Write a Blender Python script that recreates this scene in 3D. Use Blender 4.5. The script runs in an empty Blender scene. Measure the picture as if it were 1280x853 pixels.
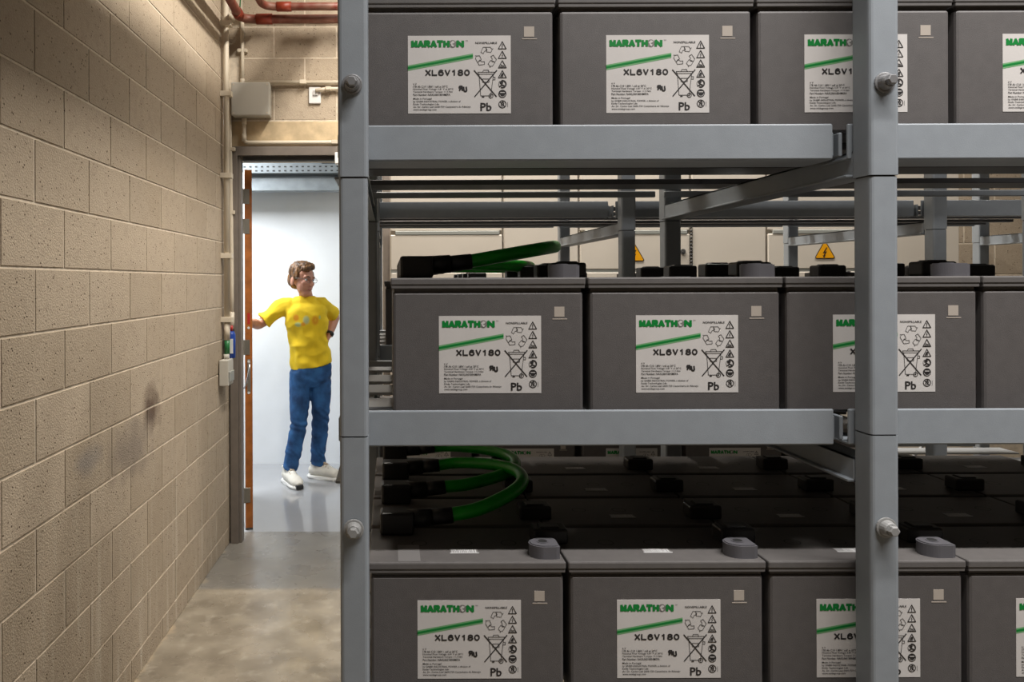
import bpy, bmesh, math, random
from mathutils import Vector, Matrix
random.seed(7)
SC = bpy.context.scene
COL = SC.collection
R = math.radians
CH = 1.66                                   # camera height above the floor

# ------------------------------------------------------------------ camera
cam_d = bpy.data.cameras.new('camera'); cam = bpy.data.objects.new('camera', cam_d); COL.objects.link(cam)
cam_d.sensor_width = 36.0; cam_d.sensor_fit = 'HORIZONTAL'; cam_d.lens = 27.0
cam_d.shift_x = 0.11875; cam_d.shift_y = -0.0582; cam_d.clip_start = 0.02
cam.location = (0, 0, CH); cam.rotation_euler = (R(90), R(0.2), 0)
SC.camera = cam
# ------------------------------------------------------------------ world, exposure
w = bpy.data.worlds.new('world'); SC.world = w; w.use_nodes = True
w.node_tree.nodes['Background'].inputs[0].default_value = (0.8, 0.85, 0.9, 1)
w.node_tree.nodes['Background'].inputs[1].default_value = 0.005
SC.view_settings.view_transform = 'Standard'; SC.view_settings.look = 'None'
SC.view_settings.gamma = 1.0; SC.view_settings.exposure = 0.0; SC.view_settings.use_curve_mapping = False

# lamps of the place: (name, centre, length along, length, width, watts, colour, reflector spread)
LAMPS = [
    ('aisle',   (0.02, 3.15, 4.02), 'y', 2.2, 0.09, 104, (1.0, 0.925, 0.82), 180),
    ('front',   (1.45, 0.43, 3.62), 'x', 2.5, 0.10, 78, (1.0, 0.965, 0.935), 120),
    ('cabinet', (1.70, 3.72, 4.02), 'x', 3.6, 0.10, 85, (1.0, 0.94, 0.86), 120),
    ('annex',   (-1.75, 5.95, 3.05), 'y', 1.2, 0.30, 112, (0.95, 0.98, 1.0), 180),
    ('annex',   (0.90, 5.85, 3.05), 'y', 1.2, 0.30, 14, (0.93, 0.97, 1.0), 180),
]

# ------------------------------------------------------------------ helpers
def tag(o, label=None, cat=None, group=None, kind=None):
    if label: o['label'] = label
    if cat: o['category'] = cat
    if group: o['group'] = group
    if kind: o['kind'] = kind
    return o
def empty(name, loc=(0, 0, 0), parent=None):
    o = bpy.data.objects.new(name, None); COL.objects.link(o); o.location = loc
    o.empty_display_size = 0.05
    if parent: o.parent = parent
    return o
def link(name, me, mat=None, parent=None, loc=(0, 0, 0), rot=None):
    o = bpy.data.objects.new(name, me); COL.objects.link(o)
    o.location = loc
    if rot: o.rotation_euler = rot
    if parent: o.parent = parent
    if mat and not me.materials: me.materials.append(mat)
    return o
def finish(bm, name, mat=None, smooth=False):
    me = bpy.data.meshes.new(name); bm.normal_update(); bm.to_mesh(me); bm.free()
    if mat: me.materials.append(mat)
    if smooth:
        for p in me.polygons: p.use_smooth = len(p.vertices) == 4
    return me
def add_box(bm, x0, x1, y0, y1, z0, z1, bev=0.0, seg=1):
    t = bmesh.new()
    vs = [t.verts.new((x, y, z)) for x in (x0, x1) for y in (y0, y1) for z in (z0, z1)]
    for f in ((0, 1, 3, 2), (4, 6, 7, 5), (0, 4, 5, 1), (2, 3, 7, 6), (0, 2, 6, 4), (1, 5, 7, 3)):
        t.faces.new([vs[i] for i in f])
    if bev: bmesh.ops.bevel(t, geom=t.edges[:] , offset=bev, segments=seg, affect='EDGES', profile=0.5)
    merge(bm, t)
def merge(bm, t, mtx=None):
    if mtx is not None: bmesh.ops.transform(t, matrix=mtx, verts=t.verts)
    m = bpy.data.meshes.new('tmp'); t.to_mesh(m); t.free(); bm.from_mesh(m); bpy.data.meshes.remove(m)
def box_me(name, x0, x1, y0, y1, z0, z1, mat, bev=0.0, seg=1):
    bm = bmesh.new(); add_box(bm, x0, x1, y0, y1, z0, z1, bev, seg)
    return finish(bm, name, mat)
def box(name, x0, x1, y0, y1, z0, z1, mat, parent=None, bev=0.0, seg=1, origin=(0, 0, 0)):
    ox, oy, oz = origin
    return link(name, box_me(name, x0-ox, x1-ox, y0-oy, y1-oy, z0-oz, z1-oz, mat, bev, seg), None, parent)
def prism(pts, z0, z1):
    """polygon in xy extruded along z -> bmesh"""
    t = bmesh.new()
    a = [t.verts.new((x, y, z0)) for x, y in pts]; b = [t.verts.new((x, y, z1)) for x, y in pts]
    n = len(pts)
    t.faces.new(a[::-1]); t.faces.new(b)
    for i in range(n): t.faces.new((a[i], a[(i+1) % n], b[(i+1) % n], b[i]))
    return t
def frames(pts):
    pts = [Vector(p) for p in pts]; T = []
    for i in range(len(pts)):
        a = pts[max(i-1, 0)]; b = pts[min(i+1, len(pts)-1)]
        T.append((b-a).normalized())
    return pts, T
def tube_bm(pts, rad, n=10, caps=True, up=None):
    """round or elliptic tube; rad = number or list of numbers / (ra, rb)"""
    pts, T = frames(pts); bm = bmesh.new()
    if not isinstance(rad, (list, tuple)) or (len(rad) == 2 and len(pts) != 2 and not isinstance(rad[0], (list, tuple))): rad = [rad]*len(pts)
    ref = Vector(up) if up else (Vector((1, 0, 0)) if abs(T[0].x) < 0.8 else Vector((0, 0, 1)))
    rings = []
    A = (ref - T[0]*ref.dot(T[0])).normalized()
    for p, t, r in zip(pts, T, rad):
        A = (A - t*A.dot(t)).normalized(); B = t.cross(A)
        ra, rb = r if isinstance(r, (list, tuple)) else (r, r)
        rings.append([bm.verts.new(p + A*(ra*math.cos(2*math.pi*k/n)) + B*(rb*math.sin(2*math.pi*k/n))) for k in range(n)])
    for i in range(len(rings)-1):
        for k in range(n):
            bm.faces.new((rings[i][k], rings[i][(k+1) % n], rings[i+1][(k+1) % n], rings[i+1][k]))
    if caps:
        bm.faces.new(rings[0][::-1]); bm.faces.new(rings[-1])
    return bm
def tube(name, pts, rad, mat, parent=None, n=10):
    return link(name, finish(tube_bm(pts, rad, n), name, mat, True), None, parent)
def smooth_path(pts, sub=8):
    """Catmull-Rom through points"""
    P = [Vector(p) for p in pts]; out = []
    P = [P[0]*2-P[1]] + P + [P[-1]*2-P[-2]]
    for i in range(1, len(P)-2):
        a, b, c, d = P[i-1], P[i], P[i+1], P[i+2]
        for k in range(sub):
            t = k/sub
            out.append(0.5*((2*b)+(c-a)*t+(2*a-5*b+4*c-d)*t*t+(3*b-a-3*c+d)*t**3))
    out.append(P[-2]); return out
def elbow_path(pts, r=0.05, k=6):
    """polyline with rounded corners"""
    P = [Vector(p) for p in pts]; out = [P[0]]
    for i in range(1, len(P)-1):
        a = (P[i-1]-P[i]).normalized(); b = (P[i+1]-P[i]).normalized()
        s, e = P[i]+a*r, P[i]+b*r
        for j in range(k+1):
            t = j/k; out.append(s*(1-t)**2 + P[i]*2*t*(1-t) + e*t*t)
    out.append(P[-1]); return out

# ------------------------------------------------------------------ materials
def mat(name, col, rough=0.5, metal=0.0, var=0.0, vscale=8.0, bump=0.0, bscale=200.0, spec=0.5, col2=None, rvar=0.0, emit=None):
    m = bpy.data.materials.new(name); m.use_nodes = True
    nt = m.node_tree; N = nt.nodes; L = nt.links; p = N['Principled BSDF']
    p.inputs['Base Color'].default_value = (*col, 1); p.inputs['Roughness'].default_value = rough
    p.inputs['Metallic'].default_value = metal; p.inputs['Specular IOR Level'].default_value = spec
    geo = N.new('ShaderNodeNewGeometry')
    if var > 0 or col2:
        nz = N.new('ShaderNodeTexNoise'); nz.inputs['Scale'].default_value = vscale; nz.inputs['Detail'].default_value = 5
        L.new(geo.outputs['Position'], nz.inputs['Vector'])
        mx = N.new('ShaderNodeMix'); mx.data_type = 'RGBA'
        c2 = col2 or tuple(c*(1-var) for c in col)
        mx.inputs[6].default_value = (*c2, 1); mx.inputs[7].default_value = (*(tuple(min(1, c*(1+var)) for c in col) if not col2 else col), 1)
        cr = N.new('ShaderNodeMapRange'); cr.inputs[1].default_value = 0.35; cr.inputs[2].default_value = 0.65
        L.new(nz.outputs['Fac'], cr.inputs[0]); L.new(cr.outputs[0], mx.inputs[0]); L.new(mx.outputs[2], p.inputs['Base Color'])
        if rvar:
            rr = N.new('ShaderNodeMapRange'); rr.inputs[3].default_value = rough-rvar; rr.inputs[4].default_value = rough+rvar
            L.new(nz.outputs['Fac'], rr.inputs[0]); L.new(rr.outputs[0], p.inputs['Roughness'])
    if bump > 0:
        nb = N.new('ShaderNodeTexNoise'); nb.inputs['Scale'].default_value = bscale; nb.inputs['Detail'].default_value = 3
        L.new(geo.outputs['Position'], nb.inputs['Vector'])
        b = N.new('ShaderNodeBump'); b.inputs['Strength'].default_value = bump; b.inputs['Distance'].default_value = 0.002
        L.new(nb.outputs['Fac'], b.inputs['Height']); L.new(b.outputs['Normal'], p.inputs['Normal'])
    if emit:
        p.inputs['Emission Color'].default_value = (*emit[0], 1); p.inputs['Emission Strength'].default_value = emit[1]
    return m

def block_mat():
    m = bpy.data.materials.new('concrete_block'); m.use_nodes = True
    nt = m.node_tree; N = nt.nodes; L = nt.links; p = N['Principled BSDF']; p.inputs['Roughness'].default_value = 0.92
    p.inputs['Specular IOR Level'].default_value = 0.2
    geo = N.new('ShaderNodeNewGeometry'); oi = N.new('ShaderNodeObjectInfo')
    def noise(s, d=4):
        n = N.new('ShaderNodeTexNoise'); n.inputs['Scale'].default_value = s; n.inputs['Detail'].default_value = d
        L.new(geo.outputs['Position'], n.inputs['Vector']); return n
    def rng(src, a, b, c, d):
        r = N.new('ShaderNodeMapRange'); r.inputs[1].default_value = a; r.inputs[2].default_value = b
        r.inputs[3].default_value = c; r.inputs[4].default_value = d; L.new(src, r.inputs[0]); return r.outputs[0]
    def mix(f, a, b):
        x = N.new('ShaderNodeMix'); x.data_type = 'RGBA'
        L.new(f, x.inputs[0])
        for s, i in ((a, 6), (b, 7)):
            if isinstance(s, tuple): x.inputs[i].default_value = (*s, 1)
            else: L.new(s, x.inputs[i])
        return x.outputs[2]
    big = noise(2.2); fine = noise(160, 3); mid = noise(22, 4)
    c = mix(oi.outputs['Random'], (0.385, 0.315, 0.235), (0.47, 0.39, 0.30))
    c = mix(rng(big.outputs['Fac'], 0.35, 0.65, 0, 0.45), c, (0.41, 0.345, 0.27))
    c = mix(rng(mid.outputs['Fac'], 0.50, 0.72, 0, 0.4), c, (0.32, 0.26, 0.195))
    c = mix(rng(fine.outputs['Fac'], 0.52, 0.62, 0, 0.22), c, (0.55, 0.47, 0.36))
    # open pores
    vo = N.new('ShaderNodeTexVoronoi'); vo.inputs['Scale'].default_value = 62; L.new(geo.outputs['Position'], vo.inputs['Vector'])
    pore = rng(vo.outputs['Distance'], 0.12, 0.24, 1, 0)
    gate = rng(noise(40, 2).outputs['Fac'], 0.52, 0.57, 0, 1)
    mu = N.new('ShaderNodeMath'); mu.operation = 'MULTIPLY'; L.new(pore, mu.inputs[0]); L.new(gate, mu.inputs[1])
    c = mix(mu.outputs[0], c, (0.11, 0.08, 0.055))
    # scorch mark on the left wall
    def blob(cx, cy, cz, sx, sy, sz, colr, c, amt):
        mp = N.new('ShaderNodeMapping'); mp.vector_type = 'TEXTURE'
        mp.inputs['Location'].default_value = (cx, cy, cz); mp.inputs['Scale'].default_value = (sx, sy, sz)
        L.new(geo.outputs['Position'], mp.inputs['Vector'])
        nzv = N.new('ShaderNodeVectorMath'); nzv.operation = 'LENGTH'; L.new(mp.outputs[0], nzv.inputs[0])
        ad = N.new('ShaderNodeMath'); ad.operation = 'ADD'; L.new(nzv.outputs['Value'], ad.inputs[0])
        L.new(rng(noise(12).outputs['Fac'], 0.2, 0.8, -0.45, 0.45), ad.inputs[1])
        return mix(rng(ad.outputs[0], 0.25, 1.1, amt, 0), c, colr)
    c = blob(-1.06, 3.42, 1.10, 0.5, 0.13, 0.10, (0.09, 0.055, 0.04), c, 0.85)
    c = blob(-1.07, 3.18, 0.97, 0.5, 0.30, 0.13, (0.20, 0.17, 0.15), c, 0.6)
    c = blob(-1.07, 2.75, 1.02, 0.5, 0.12, 0.06, (0.20, 0.20, 0.21), c, 0.5)
    # pale lime streaks low on the wall
    mp = N.new('ShaderNodeMapping'); mp.inputs['Scale'].default_value = (1, 14, 1.1); L.new(geo.outputs['Position'], mp.inputs['Vector'])
    st = N.new('ShaderNodeTexNoise'); st.inputs['Scale'].default_value = 1.6; st.inputs['Detail'].default_value = 4; L.new(mp.outputs[0], st.inputs['Vector'])
    sx = N.new('ShaderNodeSeparateXYZ'); L.new(geo.outputs['Position'], sx.inputs[0])
    lo = rng(sx.outputs['Z'], 0.15, 1.1, 0.8, 0)
    m2 = N.new('ShaderNodeMath'); m2.operation = 'MULTIPLY'; L.new(rng(st.outputs['Fac'], 0.55, 0.72, 0, 1), m2.inputs[0]); L.new(lo, m2.inputs[1])
    c = mix(m2.outputs[0], c, (0.58, 0.52, 0.43))
    L.new(c, p.inputs['Base Color'])
    b = N.new('ShaderNodeBump'); b.inputs['Strength'].default_value = 0.7; b.inputs['Distance'].default_value = 0.004
    sm = N.new('ShaderNodeMath'); sm.operation = 'SUBTRACT'; L.new(fine.outputs['Fac'], sm.inputs[0]); L.new(mu.outputs[0], sm.inputs[1])
    L.new(sm.outputs[0], b.inputs['Height']); L.new(b.outputs['Normal'], p.inputs['Normal'])
    return m

def floor_mat():
    m = bpy.data.materials.new('worn_concrete'); m.use_nodes = True
    nt = m.node_tree; N = nt.nodes; L = nt.links; p = N['Principled BSDF']
    geo = N.new('ShaderNodeNewGeometry'); s = N.new('ShaderNodeSeparateXYZ'); L.new(geo.outputs['Position'], s.inputs[0])
    def noise(sc, d=5):
        n = N.new('ShaderNodeTexNoise'); n.inputs['Scale'].default_value = sc; n.inputs['Detail'].default_value = d
        L.new(geo.outputs['Position'], n.inputs['Vector']); return n.outputs['Fac']
    def rng(src, a, b, c, d):
        r = N.new('ShaderNodeMapRange'); r.inputs[1].default_value = a; r.inputs[2].default_value = b
        r.inputs[3].default_value = c; r.inputs[4].default_value = d; L.new(src, r.inputs[0]); return r.outputs[0]
    def mix(f, a, b):
        x = N.new('ShaderNodeMix'); x.data_type = 'RGBA'; L.new(f, x.inputs[0])
        for q, i in ((a, 6), (b, 7)):
            if isinstance(q, tuple): x.inputs[i].default_value = (*q, 1)
            else: L.new(q, x.inputs[i])
        return x.outputs[2]
    c = mix(rng(noise(5.5, 9), 0.33, 0.67, 0, 1), (0.18, 0.153, 0.117), (0.315, 0.275, 0.215))
    c = mix(rng(noise(14), 0.55, 0.75, 0, 0.6), c, (0.42, 0.38, 0.31))
    c = mix(rng(s.outputs['Y'], 4.13, 4.17, 0, 0.68), c, (0.185, 0.183, 0.176))     # greyer pour by the door
    # sandy dust lying along the foot of the left wall
    ed = N.new('ShaderNodeMath'); ed.operation = 'MULTIPLY_ADD'; ed.inputs[1].default_value = 0.0055; ed.inputs[2].default_value = -1.15
    L.new(s.outputs['Y'], ed.inputs[0])
    d = N.new('ShaderNodeMath'); d.operation = 'SUBTRACT'; L.new(s.outputs['X'], d.inputs[0]); L.new(ed.outputs[0], d.inputs[1])
    dn = N.new('ShaderNodeMath'); dn.operation = 'ADD'; L.new(d.outputs[0], dn.inputs[0]); L.new(rng(noise(6), 0.3, 0.7, -0.05, 0.05), dn.inputs[1])
    c = mix(rng(dn.outputs[0], 0.01, 0.085, 0.95, 0), c, (0.60, 0.47, 0.31))
    L.new(c, p.inputs['Base Color'])
    L.new(rng(noise(5), 0.3, 0.7, 0.20, 0.38), p.inputs['Roughness'])
    b = N.new('ShaderNodeBump'); b.inputs['Strength'].default_value = 0.05; b.inputs['Distance'].default_value = 0.002
    L.new(noise(60), b.inputs['Height']); L.new(b.outputs['Normal'], p.inputs['Normal'])
    return m

M = {}
M['block'] = block_mat()
M['floor'] = floor_mat()
M['mortar'] = mat('mortar', (0.62, 0.545, 0.44), 0.95, var=0.12, vscale=30, bump=0.3, bscale=150)
M['lintel'] = mat('lintel_concrete', (0.56, 0.44, 0.28), 0.9, var=0.15, vscale=14, bump=0.3, bscale=90)
M['epoxy'] = mat('grey_epoxy', (0.33, 0.337, 0.352), 0.11, var=0.05, vscale=2.0, bump=0.03, bscale=20)
M['white_wall'] = mat('white_plaster', (0.80, 0.83, 0.86), 0.85, var=0.03, vscale=3)
M['ceiling'] = mat('ceiling_concrete', (0.16, 0.15, 0.14), 0.95, var=0.1, vscale=3)
M['room_wall'] = mat('plain_block_wall', (0.24, 0.20, 0.155), 0.95, var=0.1, vscale=6)
M['frame'] = mat('frame_grey_brown', (0.17, 0.145, 0.125), 0.5, var=0.06, vscale=20)
M['wood'] = mat('orange_wood', (0.36, 0.115, 0.022), 0.5, var=0.2, vscale=18, bump=0.1)
M['white_paint'] = mat('white_paint', (0.80, 0.80, 0.80), 0.5)
M['steel'] = mat('hinge_steel', (0.33, 0.31, 0.27), 0.35, metal=0.7)
M['chrome'] = mat('chrome', (0.65, 0.65, 0.65), 0.18, metal=1.0)
M['rack'] = mat('rack_grey_paint', (0.262, 0.288, 0.315), 0.45, var=0.03, vscale=40, bump=0.10, bscale=700)
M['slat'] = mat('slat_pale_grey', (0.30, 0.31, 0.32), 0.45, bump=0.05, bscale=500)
M['slat_shade'] = mat('slat_painted_shade', (0.055, 0.055, 0.058), 0.5)  # same slats, with the shade under the upper shelves put into the colour
M['bolt'] = mat('zinc_bolt', (0.24, 0.24, 0.245), 0.38, metal=0.3)
M['nylon'] = mat('pale_bolt', (0.26, 0.26, 0.255), 0.5)
M['case'] = mat('battery_case_grey', (0.098, 0.090, 0.088), 0.55, var=0.05, vscale=60, bump=0.25, bscale=900)
M['lid'] = mat('battery_lid_grey', (0.112, 0.104, 0.100), 0.55, var=0.05, vscale=60, bump=0.12, bscale=900)
M['cap'] = mat('cap_grey', (0.105, 0.102, 0.112), 0.42, bump=0.1, bscale=700)
M['black'] = mat('black_plastic', (0.014, 0.014, 0.015), 0.42, bump=0.1, bscale=500)
M['ring'] = mat('ring_black', (0.02, 0.02, 0.02), 0.6)
M['label'] = mat('label_white', (0.60, 0.575, 0.555), 0.42, var=0.02, vscale=30)
M['green_print'] = mat('green_print', (0.0, 0.20, 0.032), 0.45)
M['green_light'] = mat('green_print_light', (0.16, 0.38, 0.17), 0.45)
M['black_print'] = mat('black_print', (0.02, 0.018, 0.018), 0.5)
M['grey_print'] = mat('grey_print', (0.20, 0.19, 0.18), 0.5)
M['beige_print'] = mat('beige_print', (0.42, 0.37, 0.32), 0.5)
M['paper'] = mat('paper_white', (0.7, 0.7, 0.7), 0.6)
M['film'] = mat('clear_film', (0.20, 0.19, 0.185), 0.3)
M['green_cable'] = mat('green_cable', (0.004, 0.38, 0.008), 0.36, var=0.08, vscale=40)
M['cream'] = mat('cream_cabinet', (0.62, 0.57, 0.50), 0.5, var=0.02, vscale=5)
M['dark_gap'] = mat('dark_gap', (0.05, 0.05, 0.05), 0.8)
M['grey_trim'] = mat('grey_trim', (0.30, 0.31, 0.29), 0.5)
M['yellow_sign'] = mat('yellow_sign', (0.85, 0.38, 0.0), 0.45)
M['sign_black'] = mat('sign_black', (0.03, 0.015, 0.01), 0.5)
M['cond'] = mat('cream_conduit', (0.62, 0.55, 0.44), 0.45)
M['pale_box'] = mat('pale_box', (0.50, 0.48, 0.43), 0.5)
M['red_pipe'] = mat('red_pipe', (0.17, 0.032, 0.018), 0.5, col2=(0.22, 0.10, 0.07), vscale=16)
M['red_elbow'] = mat('red_elbow', (0.22, 0.028, 0.010), 0.45)
M['blue'] = mat('blue_plastic', (0.01, 0.05, 0.30), 0.4)
M['red'] = mat('red_plastic', (0.45, 0.03, 0.02), 0.4)
M['green'] = mat('green_plastic', (0.02, 0.16, 0.05), 0.4)
M['galv'] = mat('galvanised', (0.25, 0.28, 0.30), 0.5, metal=0.2, var=0.1, vscale=12)
M['soffit'] = mat('soffit_grey', (0.13, 0.145, 0.15), 0.8, var=0.1, vscale=5)
M['lamp_house'] = mat('lamp_housing', (0.7, 0.7, 0.7), 0.5)

# ------------------------------------------------------------------ lamps
for i, (nm, c, ax, ln, wd, watt, colr, spr) in enumerate(LAMPS):
    root = empty('ceiling_light', c)
    L_ = bpy.data.lights.new('lamp', 'AREA'); L_.shape = 'RECTANGLE'; L_.energy = watt; L_.color = colr; L_.spread = R(spr)
    L_.size, L_.size_y = (ln, wd) if ax == 'x' else (wd, ln)
    lo = bpy.data.objects.new('lamp_tube', L_); COL.objects.link(lo); lo.parent = root; lo.location = (0, 0, -0.004)
    hx, hy = ((ln+0.08)/2, (wd+0.04)/2) if ax == 'x' else ((wd+0.04)/2, (ln+0.08)/2)
    box('housing', -hx, hx, -hy, hy, 0, 0.06, M['lamp_house'], root, 0.01, 2)
    for k in (-0.35, 0.35):
        px, py = (k*ln, 0) if ax == 'x' else (0, k*ln)
        top = 4.4 if nm != 'annex' else 3.3
        tube('hanger', [(px, py, 0.05), (px, py, top-c[2])], 0.006, M['steel'], root, 6)
    names = ['long strip lamp hung over the aisle beside the block wall', 'long strip lamp hung in front of the battery rack',
             'long strip lamp hung between the racks and the cream cabinets', 'ceiling lamp in the white room on the door side',
             'ceiling lamp in the white room on the rack side']
    tag(root, names[i], 'lamp')

# ------------------------------------------------------------------ room shell
def struct(o): o['kind'] = 'structure'; return o
struct(box('floor', -1.5, 5.2, -2.6, 5.10, -0.1, 0.0, M['floor']))
struct(box('floor_annex', -3.2, 3.0, 5.10, 7.1, -0.1, 0.0, M['epoxy']))
struct(box('ceiling', -1.5, 5.2, -2.6, 5.1, 4.4, 4.5, M['ceiling']))
struct(box('ceiling_annex', -3.2, 3.0, 5.1, 7.1, 3.3, 3.4, M['white_wall']))
struct(box('wall_annex_back', -3.2, 3.0, 7.0, 7.1, 0, 3.3, M['white_wall']))
struct(box('wall_annex_left', -3.3, -3.2, 5.1, 7.1, 0, 3.3, M['white_wall']))
struct(box('wall_annex_right', 3.0, 3.1, 5.1, 7.1, 0, 3.3, M['white_wall']))
struct(box('wall_right', 5.1, 5.2, -2.6, 5.1, 0, 4.4, M['room_wall']))
struct(box('wall_front', -1.5, 5.2, -2.7, -2.6, 0, 4.4, M['room_wall']))

_blk = {}
def block_mesh(wd, ht):
    k = (round(wd, 3), round(ht, 3))
    if k not in _blk:
        _blk[k] = box_me('block', 0, 0.06, 0, wd, 0, ht, M['block'], 0.0016, 1)
    return _blk[k]
# left wall: local +Y runs along the wall, local x = 0 is the mortar face, blocks stand 5 mm proud
wl = struct(box('wall_left', -0.20, 0.0, -2.6, 5.1, 0, 4.4, M['mortar']))
wl.location = (-1.1528, 0, 0); wl.rotation_euler = (0, 0, -0.025)
def course(k): return 0.105 + 0.2*k
END = 4.893
for k in range(-1, 18):
    z0, z1 = (0.0, 0.105) if k < 0 else (course(k), course(k)+0.2)
    off = 0.16 if k % 2 == 0 else 0.36
    y = off + 0.4*1
    while y < END-0.02:
        y1 = min(y+0.4, END)
        link('block', block_mesh(y1-y-0.008, z1-z0-0.008), None, wl, (-0.0572, y+0.004+random.uniform(-.001, .001), z0+0.004), (0, random.uniform(-.003, .003), random.uniform(-.002, .002)))
        y += 0.4
# flush blockwork behind the camera
box('block_row', -0.1, 0.005, -2.6, 0.55, 0.0, 4.4, M['room_wall'], wl)
box('block_row', -0.1, 0.005, 0.55, 4.89, course(18), 4.4, M['room_wall'], wl)

# wall with the doorway
WB = 4.905
wb = struct(empty('wall_back', (0, WB, 0))); wb['label'] = 'tan concrete block wall with the open doorway'
def wbox(n, x0, x1, z0, z1, m, y0=0.0, y1=0.195, bev=0): return box(n, x0, x1, y0, y1, z0, z1, m, wb, bev)
wbox('mortar_bed', -1.30, 5.1, 2.45, 4.4, M['mortar'])
wbox('mortar_bed', -0.05, 5.1, 0, 2.45, M['mortar'])
wbox('lintel', -1.035, 0.25, 2.522, 2.684, M['lintel'], -0.006, 0.02, 0.004)
def bblock(x0, x1, z0, z1):
    me = block_mesh(x1-x0-0.009, z1-z0-0.009)
    link('block', me, None, wb, (x1-0.0045, -0.0018, z0+0.0045), (0, 0, R(90)))
for k in range(-7, 6):
    z0 = 2.69 + 0.2*k
    off = -0.7375 if k % 2 == 0 else -0.541
    x = off - 0.4
    while x < 4.7:
        a, b = max(x, -1.03), min(x+0.4, 4.7)
        if b-a > 0.05 and (k >= 0 or a > 2.85): bblock(a, b, z0, z0+0.2)
        x += 0.4

# ------------------------------------------------------------------ doorway and door
d1 = struct(empty('door_1', (-0.944, 4.9, 0))); d1['label'] = 'open doorway with grey-brown steel frame and orange-edged leaf'
def dbox(n, x0, x1, y0, y1, z0, z1, m, bev=0.002, par=d1):
    return box(n, x0, x1, y0, y1, z0, z1, m, par, bev, 1, (-0.944, 4.9, 0))
dbox('jamb', -1.018, -0.968, 4.865, 4.96, 0.0, 2.52, M['frame'])
dbox('jamb_rebate', -0.968, -0.950, 4.885, 4.96, 0.0, 2.46, M['frame'])
dbox('jamb', -0.045, 0.02, 4.865, 4.96, 0.0, 2.52, M['frame'])
dbox('header', -0.968, -0.045, 4.865, 4.96, 2.462, 2.52, M['frame'])
dbox('header_stop', -0.942, -0.045, 4.90, 4.96, 2.435, 2.462, M['dark_gap'])
dbox('closer_bracket', -0.345, -0.20, 4.80, 4.865, 2.40, 2.47, M['white_paint'])
leaf = empty('leaf', (-0.951+0.944, 5.145-4.9, 0.012), d1); leaf.rotation_euler = (0, 0, R(14.5))
# local: +Y along the leaf, x from -0.024 to 0.024
box('leaf_panel', -0.0245, 0.0245, 0.004, 0.86, 0, 2.40, M['white_paint'], leaf, 0.001)
box('edge_strip', -0.0245, 0.0245, 0.0, 0.004, 0, 2.40, M['wood'], leaf, 0.0005)
for hz in (0.22, 1.21, 2.02, 2.22):
    bm = bmesh.new(); add_box(bm, -0.045, 0.008, -0.004, 0.0, hz-0.05, hz+0.05, 0.001)
    merge(bm, tube_bm([(-0.032, -0.006, hz-0.05), (-0.032, -0.006, hz+0.05)], 0.008, 8))
    for q in (-0.03, 0.0, 0.03): merge(bm, tube_bm([(0.0, -0.006, hz+q), (0.0, -0.003, hz+q)], 0.004, 8))
    link('hinge', finish(bm, 'hinge', M['steel']), None, leaf)
box('strike_plate', -0.010, 0.012, -0.003, 0.0, 0.90, 1.13, M['steel'], leaf, 0.001)
tube('pull_handle', smooth_path([(0.0, -0.003, 1.105), (0.004, -0.03, 1.09), (-0.006, -0.05, 1.03), (-0.022, -0.05, 0.97), (-0.032, -0.02, 0.94)], 5), 0.006, M['chrome'], leaf, 8)
for q, mm in ((1.115, 'paper'), (0.905, 'paper'), (1.34, 'paper')):
    tube('edge_screw', [(0, -0.004, q), (0, -0.001, q)], 0.009, M[mm], leaf, 10)
box('red_tab', -0.008, 0.010, -0.003, 0.0, 1.365, 1.44, M['red'], leaf, 0.001)
box('floor_seal', -0.024, 0.024, -0.008, 0.03, -0.010, -0.001, M['dark_gap'], leaf)

# ------------------------------------------------------------------ annex ceiling things
t = tag(empty('cable_tray', (-0.6, 6.62, 2.62)), 'galvanised perforated cable tray at the top of the white wall', 'cable tray')
bm = bmesh.new()
add_box(bm, -1.6, 1.2, -0.02, 0.0, -0.025, 0.055, 0.002); link('side_plate', finish(bm, 'side_plate', M['galv']), None, t)
box('tray_floor', -1.6, 1.2, 0.0, 0.3, -0.025, -0.020, M['galv'], t)
hole = box_me('slot', -0.010, 0.010, -0.0215, -0.0195, -0.006, 0.006, M['dark_gap'], 0.0)
for i in range(40):
    for zz in (-0.005, 0.03): link('slot', hole, None, t, (-1.5+i*0.05, 0, zz))
t = tag(empty('trunking', (-0.6, 6.75, 2.50)), 'pale grey trunking box below the perforated tray', 'trunking')
bm = prism([(-1.6, -0.045), (0.17, -0.045), (0.13, 0.06), (-1.6, 0.06)], -0.08, 0.08)
bmesh.ops.transform(bm, matrix=Matrix.Rotation(R(90), 4, 'X'), verts=bm.verts)
link('box_body', finish(bm, 'box_body', M['galv']), None, t)
box('end_bracket', 0.14, 0.20, -0.05, 0.22, -0.04, 0.07, M['grey_trim'], t)
t = tag(empty('ceiling_beam', (-0.6, 6.85, 2.66)), 'grey beam along the top of the white wall behind the tray', 'beam')
box('web', -2.6, 2.6, -0.03, 0.14, 0.0, 0.62, M['soffit'], t)
box('flange', -2.6, 0.0, -0.10, -0.03, 0.01, 0.16, M['galv'], t, 0.003)
box('flange', -2.6, 2.6, -0.14, -0.03, 0.16, 0.20, M['galv'], t, 0.003)
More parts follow.
